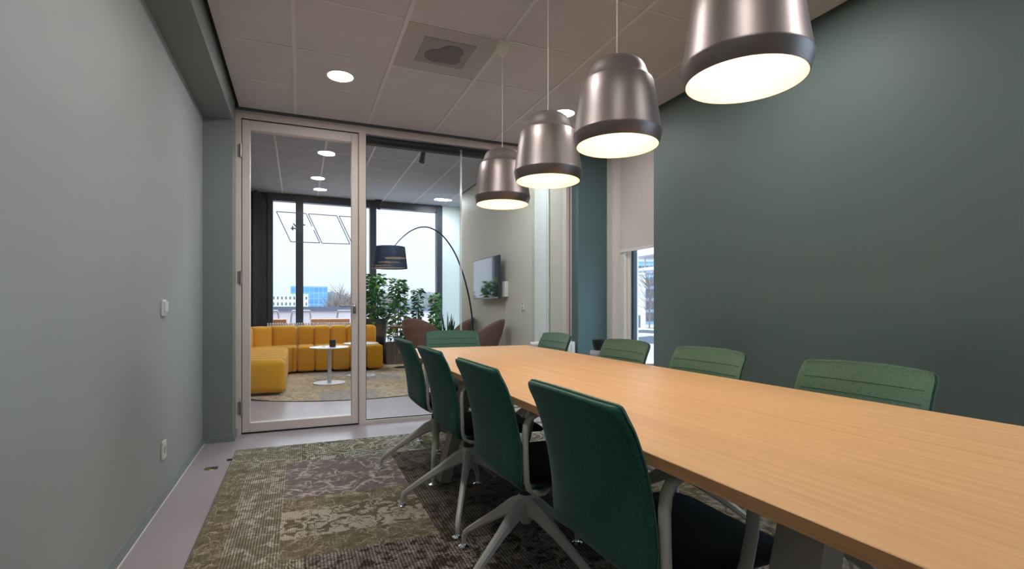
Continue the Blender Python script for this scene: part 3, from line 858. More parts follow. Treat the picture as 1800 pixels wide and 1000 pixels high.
for i, (y, lab) in enumerate(((1.08, 'largest and nearest brushed metal pendant lamp at the top right, cut by the frame'),
                              (1.71, 'second nearest brushed metal pendant lamp over the table, whole bell visible'),
                              (2.32, 'third pendant lamp of the row, its top overlapping the bright ceiling downlight'),
                              (2.95, 'farthest pendant lamp, hanging lowest in view in front of the glass wall'))):
    p = pend if i == 0 else copy_tree(pend)
    p.location = (1.165, y, 1.69)
    tag(p, lab, 'lamp', 'metal pendant lamps hung in a row above the table')

# ------------------------------------------------------------------ ceiling fittings
def downlight(x, y, z, lab, grp, m, r=0.086):
    t = thing('downlight', lab, 'light', (x, y, z), 0, grp)
    b = MB(); b.lathe([(r, -0.006), (r + 0.012, -0.005), (r + 0.013, 0.0), (r, 0.0)], 40); b.build('trim_ring', M['white'], t, True)
    b = MB(); b.cyl(0, 0, -0.005, -0.001, r, 40); b.build('lens', m, t)
    return t
downlight(0.27, 3.82, CZ, 'round downlight in the meeting room ceiling near the glass door', 'round downlights of the meeting room', M['downlight'])
downlight(2.07, 3.82, CZ, 'round downlight glowing behind the top of the third pendant lamp', 'round downlights of the meeting room', M['downlight'])
downlight(0.27, 2.02, CZ, 'round downlight of the meeting room mirrored in the glass door', 'round downlights of the meeting room', M['downlight'])
downlight(2.07, 2.02, CZ, 'round downlight mirrored in the glass near the top of the pale far wall', 'round downlights of the meeting room', M['downlight'])
for x, wh in ((0.27, 'near the left wall'), (2.07, 'near the green wall')):  # extra pair out of view, added to brighten the meeting room
    downlight(x, 0.22, CZ, 'added unseen downlight right above the viewer, ' + wh, 'round downlights of the meeting room', M['downlight'])
for x, wh in ((-0.2, 'above the door side'), (1.0, 'above the middle of the glass'), (2.2, 'above the beige wall side')):  # three more lamps out of view, added to brighten the lounge
    downlight(x, 5.55, LZ, 'added unseen lounge downlight just beyond the glass wall, ' + wh, 'round downlights of the lounge', M['downlight_lounge'], 0.1)
downlight(0.28, 8.87, LZ, 'lounge downlight above the sofa seen through the glass door', 'round downlights of the lounge', M['downlight_lounge'], 0.1)
downlight(2.52, 9.70, LZ, 'lounge downlight in the corner by the pale far wall', 'round downlights of the lounge', M['downlight_lounge'], 0.1)

v = thing('air_diffuser', 'square grey air diffuser tile in the meeting room ceiling near the farthest lamp', 'vent', (0.87, 3.22, CZ))
b = MB(); b.box(-0.288, 0.288, -0.288, 0.288, -0.003, 0.0); b.build('cover_plate', M['vent_metal'], v)
b = MB(); b.box(-0.165, 0.165, -0.165, 0.165, -0.006, -0.003, 0.001, 1); b.build('grille', M['vent_dark'], v)
b = MB(); b.cyl(-0.035, 0.04, -0.0075, -0.006, 0.088, 32); b.cyl(0.035, -0.04, -0.0085, -0.006, 0.078, 32); b.cyl(0.06, 0.06, -0.0078, -0.006, 0.06, 32)
b.build('outlet', mat('duct_outlet_grey', (0.17, 0.16, 0.17), 0.7), v)

# ------------------------------------------------------------------ switch, socket, floor box
w = thing('light_switch', 'white double light switch on the left wall at handle height', 'switch', (LX, 3.31, 1.05))
b = MB(); b.box(0, 0.011, -0.042, 0.042, -0.045, 0.045, 0.003, 2); b.build('plate', M['white'], w)
for s_ in (-1, 1):
    b = MB(); b.box(0.010, 0.022, s_ * 0.016 - 0.0148, s_ * 0.016 + 0.0148, -0.022, 0.034, 0.003, 2); b.build('rocker', M['white'], w)
w = thing('wall_socket', 'white power socket low on the left wall below the light switch', 'socket', (LX, 3.31, 0.275))
b = MB(); b.box(0, 0.011, -0.040, 0.040, -0.048, 0.048, 0.003, 2); b.build('plate', M['white'], w)
b = MB(); b.tube([(0.0105, 0, 0), (0.0125, 0, 0)], 0.021, 20); b.build('outlet', mat('socket_recess', (0.35, 0.34, 0.33), 0.5), w)
w = thing('floor_socket', 'round brass floor socket with dark flap between left wall and rug', 'socket', (-0.535, 3.83, 0))
b = MB(); b.lathe([(0.001, 0.004), (0.034, 0.004), (0.036, 0.0)], 32); b.build('ring', M['brass'], w, True)
b = MB(); b.box(0.004, 0.044, -0.022, 0.022, 0.003, 0.007, 0.002, 1); b.build('flap', M['black'], w)
b = MB(); b.box(-0.46, -0.42, 3.98, 4.01, 0, 0.008, 0.003, 1)
tag(b.build('rubber_stopper', M['black']), 'small black rubber stopper on the floor at the rug edge', 'stopper')

# ------------------------------------------------------------------ patchwork rug under the table
RM = [
    rugmat('rug_olive_loops', (0.13, 0.12, 0.075), (0.20, 0.185, 0.115), (0.56, 0.56, 0.50), 9, 0.05, loops=True, rib=(0.014, 'X')),
    rugmat('rug_taupe_floral', (0.165, 0.135, 0.128), (0.21, 0.175, 0.167), (0.54, 0.47, 0.42), 5.5, 0.06, ribs=0.08),
    rugmat('rug_cream_floral', (0.44, 0.39, 0.32), (0.52, 0.47, 0.39), (0.12, 0.10, 0.06), 10, 0.06, blot=(0.16, 0.14, 0.085), ribs=0.12),
    rugmat('rug_green_weave', (0.19, 0.175, 0.115), (0.30, 0.285, 0.20), (0.56, 0.54, 0.46), 7, 0.07, rib=(0.012, 'X'), ribs=0.45),
    rugmat('rug_brown_stripe', (0.11, 0.088, 0.07), (0.22, 0.185, 0.16), (0.06, 0.047, 0.035), 4, 0.09, rib=(0.016, 'X'), ribs=0.55),
    rugmat('rug_olive_strip', (0.14, 0.115, 0.07), (0.24, 0.205, 0.135), (0.46, 0.40, 0.30), 13, 0.05, rib=(0.012, 'Y'), ribs=0.25),
    rugmat('rug_rose_grid', (0.16, 0.125, 0.11), (0.29, 0.245, 0.22), (0.42, 0.36, 0.30), 6, 0.06, rib=(0.014, 'X'), ribs=0.5, blot=(0.075, 0.06, 0.04)),
    rugmat('rug_pale_floral', (0.27, 0.25, 0.20), (0.40, 0.37, 0.31), (0.10, 0.09, 0.05), 9, 0.08, blot=(0.19, 0.165, 0.10), ribs=0.3),
]
M['rug_edge'] = mat('rug_binding', (0.14, 0.12, 0.10), 0.9)
patches = [  # x0, x1, y0, y1, material
    (-0.42, 0.02, 3.72, 4.22, 3), (0.02, 0.86, 3.72, 4.22, 0), (0.86, 1.6, 3.55, 4.22, 7), (1.6, 2.62, 3.4, 4.22, 0),
    (-0.42, -0.30, 2.3, 3.72, 5), (-0.30, -0.08, 2.3, 3.72, 3), (-0.08, 0.60, 3.02, 3.72, 1), (0.60, 1.1, 2.2, 3.55, 4), (0.60, 0.86, 3.55, 3.72, 4), (1.1, 1.6, 2.9, 3.55, 6),
    (-0.08, 0.60, 2.84, 3.02, 5), (-0.08, 0.60, 2.50, 2.84, 2), (-0.08, 0.60, 2.30, 2.50, 5),
    (-0.42, 0.02, 1.2, 2.30, 3), (0.02, 0.60, 1.55, 2.30, 6), (0.02, 0.60, 1.0, 1.55, 2), (0.60, 1.1, 1.1, 2.2, 6), (1.1, 1.6, 1.8, 2.9, 4),
    (1.6, 2.62, 2.5, 3.4, 2), (1.6, 2.62, 1.6, 2.5, 7), (1.1, 1.6, 0.9, 1.8, 7), (1.6, 2.62, 0.7, 1.6, 1),
    (-0.42, 0.02, 0.0, 1.2, 5), (0.02, 0.60, 0.0, 1.0, 1), (0.60, 1.1, 0.0, 1.1, 7), (1.1, 2.0, 0.0, 0.7, 2), (2.0, 2.62, 0.0, 0.7, 4), (1.1, 1.6, 0.7, 0.9, 5),
    (-0.42, 0.6, -0.9, 0.0, 6), (0.6, 1.6, -0.9, 0.0, 3), (1.6, 2.62, -0.9, 0.0, 7), (1.1, 1.6, 2.9, 2.9, 5)]
b = MB()
for x0, x1, y0, y1, mi in patches:
    if y1 <= y0: continue
    b.mi = mi
    b.poly([(x0, y0, 0.009), (x1, y0, 0.009), (x1, y1, 0.009), (x0, y1, 0.009)])
b.mi = 8
b.box(-0.428, 2.628, -0.908, 4.228, 0.0, 0.0085, 0.003, 1)
ob = b.build('patchwork_rug', RM + [M['rug_edge']])
for f in ob.data.polygons:
    if f.normal.z < -0.5 and f.material_index != 8: f.flip()
tag(ob, 'olive and taupe patchwork rug with faded floral patches under the oak table', 'rug')

# ------------------------------------------------------------------ radiator and pot behind the table
r = thing('radiator', 'low white radiator with valve behind the farthest right chair', 'radiator', (2.47, 4.66, 0))
b = MB()
b.box(-0.17, 0.17, -0.03, 0.03, 0.14, 0.70, 0.006, 2)
for k in range(8):
    b.box(-0.155 + k * 0.04, -0.13 + k * 0.04, -0.037, -0.03, 0.17, 0.67)
b.box(-0.15, -0.12, -0.02, 0.02, 0.0, 0.14); b.box(0.12, 0.15, -0.02, 0.02, 0.0, 0.14)
b.build('panel', M['white'], r)
b = MB(); b.tube([(-0.17, 0, 0.683), (-0.215, 0, 0.683)], 0.014, 14); b.tube([(-0.215, 0, 0.683), (-0.235, 0, 0.683)], 0.009, 12); b.build('valve', M['chrome'], r, True)
b = MB(); b.tube([(-0.235, 0, 0.683), (-0.24, 0, 0.683), (-0.325, 0, 0.683), (-0.33, 0, 0.683)], [0.020, 0.026, 0.024, 0.018], 20); b.build('thermostat_knob', M['white'], r, True)
s = thing('plant_stand', 'pale stand below the black pot behind a green chair near the window', 'stand', (2.66, 4.20, 0))
b = MB(); b.lathe([(0.0, 0.0), (0.11, 0.0), (0.11, 0.015), (0.02, 0.03), (0.018, 0.55), (0.075, 0.585), (0.09, 0.61), (0.085, 0.64), (0.0, 0.645)], 32); b.build('pedestal', M['pale_metal'], s, True)
b = MB(); b.lathe([(0.0, 0.0), (0.048, 0.0), (0.055, 0.01), (0.070, 0.09), (0.071, 0.10), (0.062, 0.10), (0.050, 0.02), (0.0, 0.02)], 28)
tag(b.build('black_pot', M['black'], None, True, loc=(2.66, 4.20, 0.645)), 'small black pot peeking out behind a green chair in front of the teal pier', 'pot')

# ------------------------------------------------------------------ lounge: rug, sofa, tables
RL = [rugmat('lounge_rug_ochre', (0.50, 0.40, 0.26), (0.66, 0.56, 0.41), (0.34, 0.27, 0.24), 5, 0.09, ribs=0.2),
      rugmat('lounge_rug_grey', (0.30, 0.27, 0.27), (0.52, 0.47, 0.45), (0.55, 0.47, 0.34), 6, 0.07, ribs=0.25, rib=(0.014, 'Y')),
      rugmat('lounge_rug_gold', (0.58, 0.42, 0.20), (0.66, 0.56, 0.42), (0.32, 0.27, 0.25), 7, 0.08, ribs=0.2)]
b = MB()
cx, cy, rr = 0.72, 8.07, 2.02
b.mi = 3; b.lathe([(rr, 0.0), (rr + 0.005, 0.004), (rr, 0.008)], 96, cx, cy)
grid = [-2.2, -1.3, -0.5, 0.15, 0.7, 1.35, 2.2]
def clip_circle(x0, x1, y0, y1):
    """cell of the patch grid cut by the round outline"""
    pts = []
    for (ax, ay), (bx_, by_) in zip([(x0, y0), (x1, y0), (x1, y1), (x0, y1)], [(x1, y0), (x1, y1), (x0, y1), (x0, y0)]):
        for k in range(14):
            f = k / 14
            px, py = ax + (bx_ - ax) * f, ay + (by_ - ay) * f
            d = sqrt(px * px + py * py)
            if d > rr: px, py = px * rr / d, py * rr / d
            pts.append((px, py))
    out = []
    for p in pts:
        if not out or (abs(p[0] - out[-1][0]) + abs(p[1] - out[-1][1])) > 1e-4: out.append(p)
    return out
for i in range(6):
    for j in range(6):
        x0, x1, y0, y1 = grid[i], grid[i + 1], grid[j], grid[j + 1]
        nx_, ny_ = max(x0, min(0, x1)), max(y0, min(0, y1))
        if sqrt(nx_ ** 2 + ny_ ** 2) >= rr * 0.985: continue
        b.mi = (i * 2 + j * 5 + i * j) % 3
        p = clip_circle(x0, x1, y0, y1)
        if len(p) > 2:
            try: b.poly([(cx + x, cy + y, 0.009) for x, y in p])
            except Exception: pass
ob = b.build('round_rug', RL + [M['rug_edge']])
tag(ob, 'round ochre and grey vintage rug on the lounge floor under the sofa and white tables', 'rug')

sofa = thing('corner_sofa', 'mustard yellow channel-tufted corner sofa in the lounge behind the glass door', 'sofa', (0, 8.75, 0.008))
def cushion(name, x0, x1, y0, y1, z0, z1, bev, top=None, mat4=None):
    q = MB(); q.box(x0, x1, y0, y1, z0, z1, bev, 5, mat4)
    return q.build(name, M['yellow'], sofa, True, angle=80)
cw = 0.268
for k in range(5):
    x0 = -0.034 + cw * k
    cushion('seat_cushion', x0 + 0.001, x0 + cw - 0.001, 0.0, 0.80, 0.03, 0.425, 0.045)
    cushion('back_cushion', x0 + 0.001, x0 + cw - 0.001 - (0.03 if k == 4 else 0), 0.60, 0.95, 0.06, 0.735, 0.06)
# curved corner wedges
for k in range(3):
    a0 = 180 - 90 - 30 * k
    q = MB()
    x0 = -0.034; 
    ang0, ang1 = radians(270 - 0 - 30 * k), radians(270 - 30 * (k + 1))
    cxx, cyy, ri, ro = -0.034 - 0.0, 0.0, 0, 0
# inner corner is a quarter circle about (-0.16, -0.12): wedges fan out behind it
pc = Vector((-0.034, -0.12, 0))
for k in range(3):
    t0, t1 = radians(90 + 30 * k + 0.5), radians(90 + 30 * (k + 1) - 0.5)
    ri, ro = 0.12, 0.95
    pts = [(pc.x + ri * cos(t0), pc.y + ri * sin(t0)), (pc.x + ri * cos(t1), pc.y + ri * sin(t1)), (pc.x + ro * cos(t1), pc.y + ro * sin(t1)), (pc.x + ro * cos(t0), pc.y + ro * sin(t0))]
    q = MB(); q.prism(pts, 0.03, 0.425)
    bmesh.ops.bevel(q.bm, geom=q.bm.edges[:], offset=0.03, segments=4, affect='EDGES', profile=0.5)
    q.build('seat_cushion', M['yellow'], sofa, True, angle=80)
for k in range(3):
    t0, t1 = radians(90 + 30 * k + 0.3), radians(90 + 30 * (k + 1) - 0.3)
    ri, ro = 0.72, 1.07
    pts = [(pc.x + ri * cos(t0), pc.y + ri * sin(t0)), (pc.x + ri * cos(t1), pc.y + ri * sin(t1)), (pc.x + ro * cos(t1), pc.y + ro * sin(t1)), (pc.x + ro * cos(t0), pc.y + ro * sin(t0))]
    q = MB(); q.prism(pts, 0.06, 0.735)
    bmesh.ops.bevel(q.bm, geom=q.bm.edges[:], offset=0.055, segments=4, affect='EDGES', profile=0.5)
    q.build('back_cushion', M['yellow'], sofa, True, angle=80)
for k in range(7):
    y1 = -0.12 - 0.283 * k
    cushion('seat_cushion', -0.95, -0.154, y1 - 0.283 + 0.001, y1 - 0.001, 0.03, 0.425, 0.05 if k < 6 else 0.07)
for k in range(5):
    y1 = -0.12 - 0.283 * k
    cushion('back_cushion', -1.10, -0.754, y1 - 0.283 + 0.001, y1 - 0.001, 0.06, 0.735, 0.05)

def pedestal_table(lab, x, y):
    t = thing('pedestal_table', lab, 'table', (x, y, 0.009), 0, 'round white pedestal tables in the lounge')
    b = MB(); b.lathe([(0.0, 0.488), (0.25, 0.488), (0.262, 0.494), (0.262, 0.498), (0.258, 0.501), (0.0, 0.501)], 48); b.build('tabletop', M['tabletop_white'], t, True)
    b = MB(); b.box(-0.024, 0.024, -0.024, 0.024, 0.012, 0.488, 0.004, 2); b.build('column', M['pale_metal'], t)
    b = MB(); b.lathe([(0.0, 0.0), (0.215, 0.0), (0.217, 0.005), (0.21, 0.012), (0.0, 0.014)], 48); b.build('base', M['pale_metal'], t, True)
    return t
pedestal_table('round white pedestal table in front of the sofa with a black holder on top', 0.385, 7.49)
pedestal_table('round white pedestal table half hidden behind the door post', 0.88, 8.14)
b = MB(); b.box(-0.040, 0.040, -0.03, 0.03, 0, 0.10, 0.008, 2)
tag(b.build('card_holder', M['black'], None, loc=(0.425, 7.46, 0.511)), 'small black card holder standing on the front white pedestal table', 'holder')
b = MB(); b.lathe([(0.0, 0.0), (0.02, 0.0), (0.025, 0.05), (0.023, 0.05), (0.018, 0.004), (0, 0.004)], 16)
tag(b.build('drinking_glass', M['glass'], None, True, loc=(0.31, 7.45, 0.511)), 'clear drinking glass on the front white pedestal table left of the black holder', 'glass')

# convector with fins in front of the far windows
cv = thing('convector', 'long white finned convector in front of the windows behind the sofa', 'radiator', (0.20, 10.10, 0))
b = MB(); b.box(-0.73, 0.75, -0.06, 0.06, 0.10, 0.735); b.box(-0.7, -0.65, -0.05, 0.05, 0, 0.1); b.box(0.65, 0.7, -0.05, 0.05, 0, 0.1); b.build('casing', M['white'], cv)
b = MB()
for k in range(37):
    b.box(-0.73 + 0.04 * k, -0.73 + 0.04 * k + 0.024, -0.062, 0.062, 0.735, 0.775, 0.006, 1)
b.build('fins', M['white'], cv)

# ------------------------------------------------------------------ plants
def leaves(mb, n, h0, h1, rad, size, rng, prof=None):
    for i in range(n):
        f = rng.random()
        z = h0 + (h1 - h0) * f
        R_ = rad * (prof(f) if prof else 1)
        a = rng.uniform(0, 2 * pi); d = R_ * sqrt(rng.random())
        c = Vector((d * cos(a), d * sin(a), z))
        out = Vector((cos(a + rng.uniform(-.8, .8)), sin(a + rng.uniform(-.8, .8)), rng.uniform(-0.7, 0.5))).normalized()
        side = out.cross(Vector((0, 0, 1))).normalized(); side = (side + Vector((0, 0, rng.uniform(-.7, .7)))).normalized()
        L = size * rng.uniform(0.7, 1.25); w_ = L * 0.30
        nrm = out.cross(side)
        p0, p3 = c, c + out * L - Vector((0, 0, L * 0.15))
        m1, m2 = c + out * L * 0.33 + nrm * L * 0.05, c + out * L * 0.68 + nrm * L * 0.04
        v0 = mb.bm.verts.new(p0); vt = mb.bm.verts.new(p3)
        a1, b1, c1 = [mb.bm.verts.new(q) for q in (m1 - side * w_, m1 - nrm * L * 0.06, m1 + side * w_)]
        a2, b2, c2 = [mb.bm.verts.new(q) for q in (m2 - side * w_ * 0.8, m2 - nrm * L * 0.05, m2 + side * w_ * 0.8)]
        for fc in ((v0, a1, b1), (v0, b1, c1), (a1, a2, b2, b1), (b1, b2, c2, c1), (a2, vt, b2), (b2, vt, c2)):
            mb.bm.faces.new(fc)
def leafy(name, lab, loc, h0, h1, rad, n, size, m, seed, pot=None, group=None, prof=None):
    rng = random.Random(seed)
    t = thing(name, lab, 'plant', loc, 0, group)
    mb = MB(); leaves(mb, n, h0, h1, rad, size, rng, prof); mb.build('foliage', m, t, True)
    mb = MB()
    for k in range(3):
        a = k * 2.1
        mb.tube([(0.04 * cos(a), 0.04 * sin(a), 0.30 if pot is None else pot[0] - 0.04), (rad * .4 * cos(a + .5), rad * .4 * sin(a + .5), (h0 + h1) / 2), (rad * .2 * cos(a), rad * .2 * sin(a), h1 - 0.05)], [0.012, 0.009, 0.004], 6)
    mb.build('stem', M['stem'], t)
    if pot:
        mb = MB(); H, r0, r1 = pot
        mb.lathe([(0.0, 0.0), (r0, 0.0), (r1, H), (r1 - 0.012, H), (r1 - 0.02, H - 0.04), (0.0, H - 0.04)], 28)
        mb.build('pot', M['dark_frame'], t, True)
    return t
PG = 'tall leafy plants along the lounge window'
leafy('potted_fig', 'tall leafy plant in a dark pot right behind the door post', (1.33, 9.95, 0), 0.80, 1.68, 0.14, 380, 0.13, M['leaf'], 1, (0.84, 0.16, 0.24), PG)
leafy('tall_shrub', 'broadest tall leafy plant, growing from the wooden planter', (1.72, 9.72, 0), 0.42, 1.60, 0.15, 520, 0.115, M['leaf'], 2, None, PG, lambda f: 1.1 - 0.6 * max(0, f - 0.5))
leafy('tall_shrub', 'narrow leafy plant, middle one between the broad plant and the brown armchair', (2.12, 9.85, 0), 0.35, 1.43, 0.075, 340, 0.095, M['leaf_dark'], 3, (0.40, 0.12, 0.16), PG)
leafy('tall_shrub', 'leafy plant rising behind the brown armchair at the window corner', (2.44, 9.75, 0), 0.35, 1.32, 0.095, 260, 0.105, M['leaf'], 4, (0.40, 0.12, 0.16), PG, lambda f: 1.1 - 0.5 * f)
pn = thing('wooden_planter', 'grey slatted wooden planter box holding the broad leafy plant', 'planter', (1.72, 9.72, 0))
b = MB()
b.box(-0.24, 0.24, -0.20, -0.18, 0, 0.40); b.box(-0.24, 0.24, 0.18, 0.20, 0, 0.40); b.box(-0.24, -0.22, -0.18, 0.18, 0, 0.40); b.box(0.22, 0.24, -0.18, 0.18, 0, 0.40)
for k in range(8): b.box(-0.238 + 0.06 * k, -0.238 + 0.06 * k + 0.054, -0.208, -0.20, 0.0, 0.405)
b.build('box', M['planter_wood'], pn)
b = MB(); b.box(-0.22, 0.22, -0.18, 0.18, 0.30, 0.36); b.build('soil', M['soil'], pn)
sn = thing('snake_plant', 'dark spiky snake plant beside the brown armchair by the pale wall', 'plant', (2.50, 9.05, 0))
b = MB()
rng = random.Random(5)
for k in range(22):
    a = rng.uniform(0, 2 * pi); d = rng.uniform(0.0, 0.08); h = rng.uniform(0.38, 0.62); tl = rng.uniform(0.0, 0.14); w_ = 0.018
    p0 = Vector((d * cos(a), d * sin(a), 0.36)); p1 = p0 + Vector((tl * cos(a), tl * sin(a), h))
    sd = Vector((-sin(a + 1), cos(a + 1), 0))
    b.bar([p0, p0 * 0.6 + p1 * 0.4, p0 * 0.2 + p1 * 0.8, p1], [w_ * 1.2, w_ * 2, w_ * 1.5, 0.003], [0.004, 0.004, 0.003, 0.002], sd)
b.build('foliage', M['leaf_snake'], sn)
b = MB(); b.lathe([(0, 0), (0.10, 0), (0.135, 0.38), (0.12, 0.38), (0.115, 0.34), (0, 0.34)], 28); b.build('pot', M['dark_frame'], sn, True)

# ------------------------------------------------------------------ lounge armchairs and brown table
def make_armchair():
    t = thing('shell_armchair')
    rows = []
    for i in range(9):
        f = i / 8                                    # 0 seat level, 1 rim
        row = []
        for k in range(29):
            u = -1 + 2 * k / 28
            a = radians(118 * u)                     # 0 = behind the sitter (-x)
            bk_ = max(0.0, cos(a)) ** 0.6
            rim = 0.62 + 0.28 * bk_
            z = 0.36 + (rim - 0.36) * f
            R_ = 0.17 + 0.09 * sin(f * pi / 2) + 0.03 * f
            row.append(Vector((-R_ * cos(a) - 0.05 * f * bk_, R_ * sin(a) * 1.05, z)))
        rows.append(row)
    mb = MB()
    mb.loft(rows, False, False)
    o = mb.build('shell', M['brown_shell'], t, True, angle=80)
    so = o.modifiers.new('thick', 'SOLIDIFY'); so.thickness = 0.028; so.offset = 1
    sb = o.modifiers.new('round', 'SUBSURF'); sb.levels = 1; sb.render_levels = 1
    mb = MB(); mb.lathe([(0, 0.345), (0.16, 0.345), (0.19, 0.37), (0.205, 0.41), (0.18, 0.445), (0.0, 0.455)], 36); mb.build('seat', M['brown_shell'], t, True)
    for k in range(4):
        a = pi / 4 + k * pi / 2
        mb = MB(); mb.tube([(0.12 * cos(a), 0.12 * sin(a), 0.36), (0.27 * cos(a), 0.27 * sin(a), 0.0)], [0.013, 0.009], 10); mb.build('leg', M['black'], t, True)
    return t
ac = make_armchair()
for i, (x, y, rz, lab) in enumerate(((1.80, 7.90, 0.75, 'brown shell armchair in front of the window plants, turned away from the viewer'),
                                     (2.40, 8.35, 2.9, 'brown shell armchair partly hidden behind the arc lamp stem'),
                                     (2.36, 6.85, 2.45, 'brown shell armchair against the beige wall below the television'))):
    c = ac if i == 0 else copy_tree(ac)
    c.location = (x, y, 0.0); c.rotation_euler = (0, 0, rz)
    tag(c, lab, 'armchair', 'brown shell armchairs of the lounge')
t = thing('brown_table', 'low round brown wooden table between the planter and the brown armchair', 'table', (1.72, 9.0, 0))
b = MB(); b.lathe([(0, 0.70), (0.27, 0.70), (0.30, 0.72), (0.30, 0.735), (0, 0.735)], 40); b.build('tabletop', M['brown_wood'], t, True)
b = MB(); b.cyl(0, 0, 0.02, 0.70, 0.025, 20); b.lathe([(0, 0), (0.2, 0), (0.2, 0.01), (0, 0.02)], 32); b.build('pedestal', M['black'], t, True)

# ------------------------------------------------------------------ arc floor lamp
al = thing('arc_lamp', 'arching floor lamp with navy drum shade in the lounge', 'lamp', (2.44, 7.35, 0))
pth = []
base = Vector((0, 0, 0)); end = Vector((-1.22, -0.12, 1.90))
ctrl = [(0.02, 0, 0.05), (0.0, 0, 0.55), (-0.05, -0.005, 1.05), (-0.16, -0.02, 1.50), (-0.30, -0.03, 1.85), (-0.48, -0.05, 2.09), (-0.66, -0.065, 2.20), (-0.82, -0.08, 2.21), (-0.98, -0.095, 2.14), (-1.12, -0.11, 2.02), (-1.22, -0.12, 1.90)]
def catmull(c, n=5):
    c = [Vector(p) for p in c]; c = [c[0]] + c + [c[-1]]; out = []
    for i in range(1, len(c) - 2):
        for k in range(n):
            t_ = k / n; p0, p1, p2, p3 = c[i - 1], c[i], c[i + 1], c[i + 2]
            out.append(0.5 * (2 * p1 + (p2 - p0) * t_ + (2 * p0 - 5 * p1 + 4 * p2 - p3) * t_ ** 2 + (3 * p1 - p0 - 3 * p2 + p3) * t_ ** 3))
    out.append(c[-2]); return out
pt = catmull(ctrl)
b = MB(); b.tube(pt, [0.015 - 0.009 * i / (len(pt) - 1) for i in range(len(pt))], 8); b.build('stem', M['navy_metal'], al, True)
b = MB(); b.lathe([(0, 0), (0.18, 0), (0.18, 0.03), (0.17, 0.05), (0, 0.05)], 36); b.build('base', M['navy_metal'], al, True)
b = MB(); b.lathe([(0.240, 0.0), (0.205, 0.30), (0.201, 0.30), (0.236, 0.0), (0.240, 0.0)], 48, -1.27, -0.12)
sh = b.build('lamp_shade', M['navy'], al, True); sh.location = (0, 0, 1.60)
b = MB(); b.lathe([(0.0, 0.012), (0.228, 0.012), (0.229, 0.016), (0.0, 0.016)], 40, -1.27, -0.12); o = b.build('diffuser', M['tabletop_white'], al); o.location = (0, 0, 1.60)
b = MB(); b.tube([(-1.22, -0.12, 1.895), (-1.25, -0.12, 1.80), (-1.27, -0.12, 1.70)], 0.008, 8); b.build('lamp_holder', M['navy_metal'], al)

# ------------------------------------------------------------------ television, sockets, spots
tv = thing('television', 'flat dark television on a wall arm on the beige lounge wall', 'television', (2.66, 7.42, 1.50), radians(0))
b = MB(); b.box(-0.015, 0.022, -0.565, 0.565, -0.315, 0.315, 0.004, 2); b.build('bezel', M['dark_frame'], tv)
b = MB(); b.box(-0.018, -0.0145, -0.553, 0.553, -0.290, 0.303); b.build('screen', M['screen'], tv)
b = MB(); b.box(-0.0185, -0.014, -0.56, 0.56, -0.312, -0.295); b.build('chin_strip', M['steel'], tv)
b = MB(); b.box(0.022, 0.10, -0.15, 0.15, -0.12, 0.12); b.box(0.08, 0.12, -0.2, 0.2, -0.2, 0.2); b.build('wall_mount', M['black'], tv)
b = MB(); b.box(0.06, 0.118, -0.62, -0.53, -0.29, -0.07, 0.004, 2)
tag(b.build('media_box', M['white'], None, loc=(2.66, 7.42, 1.50)), 'small white box on the wall at the right edge of the television', 'box')
s = thing('wall_socket', 'white double socket on the beige lounge wall right of the television', 'socket', (2.78, 6.28, 1.08))
b = MB(); b.box(-0.010, 0, -0.045, 0.045, -0.06, 0.06, 0.003, 2); b.build('plate', M['white'], s)
b = MB(); b.tube([(-0.0095, 0, 0.028), (-0.0115, 0, 0.028)], 0.02, 18); b.tube([(-0.0095, 0, -0.028), (-0.0115, 0, -0.028)], 0.02, 18); b.build('outlet', mat('outlet_grey', (0.25, 0.25, 0.24), 0.5), s)
def spot(lab, x, y, z, tilt):
    s = thing('spotlight', lab, 'light', (x, y, z), 0, 'small black spotlights of the lounge')
    b = MB(); b.cyl(0, 0, 0, 0.16, 0.030, 24); o = b.build('lamp_head', M['black'], s, True); o.rotation_euler = (radians(tilt), radians(12), 0); o.location = (0, 0, -0.17)
    b = MB(); b.box(-0.012, 0.012, -0.012, 0.012, -0.03, 0.0); b.box(-0.06, 0.06, -0.016, 0.016, 0, 0.02); b.build('bracket', M['black'], s)
    return s
b = MB(); b.box(-0.5, 2.6, 5.00, 5.035, 2.665, 2.70)
for x in (-0.3, 1.0, 2.3): b.box(x - 0.005, x + 0.005, 5.012, 5.022, 2.70, LZ)
tag(b.build('light_track', M['black']), 'long black light track hanging just behind the top of the glass wall', 'track')
spot('black cylinder spotlight on the track behind the top of the glass pane', 1.12, 5.017, 2.665, -8)
spot('small black spotlight on the window header above the arc lamp shade', 1.43, 10.20, LZ - 0.02, 10)

# ------------------------------------------------------------------ terrace outside the far windows
b = MB(); b.box(-14, 4.5, 10.6, 13.6, -0.25, -0.02); tag(b.build('terrace_floor', M['terrace']), kind='structure')
b = MB(); b.box(-14, 4.5, 13.4, 13.6, -4.0, 0.97); tag(b.build('wall_parapet', M['parapet']), kind='structure')
b = MB(); b.box(-14, 4.54, 13.36, 13.64, 0.97, 1.08); tag(b.build('trim_9', mat('blue_grey_coping', (0.11, 0.14, 0.20), 0.6)), kind='structure')
def terrace_table(lab, x, y, L):
    t = thing('terrace_table', lab, 'table', (x, y, -0.02), 0, 'terracotta boarded tables on the terrace')
    b = MB(); b.box(-L / 2, L / 2, -0.35, 0.35, 0.64, 0.84, 0.004, 1); b.build('tabletop', M['terracotta'], t)
    for sx in (-1, 1):
        b = MB(); b.tube([(sx * L * .4, -0.3, 0), (sx * L * .4, -0.25, 0.66), (sx * L * .4, 0.25, 0.66), (sx * L * .4, 0.3, 0)], 0.018, 8); b.build('leg', M['pale_metal'], t)
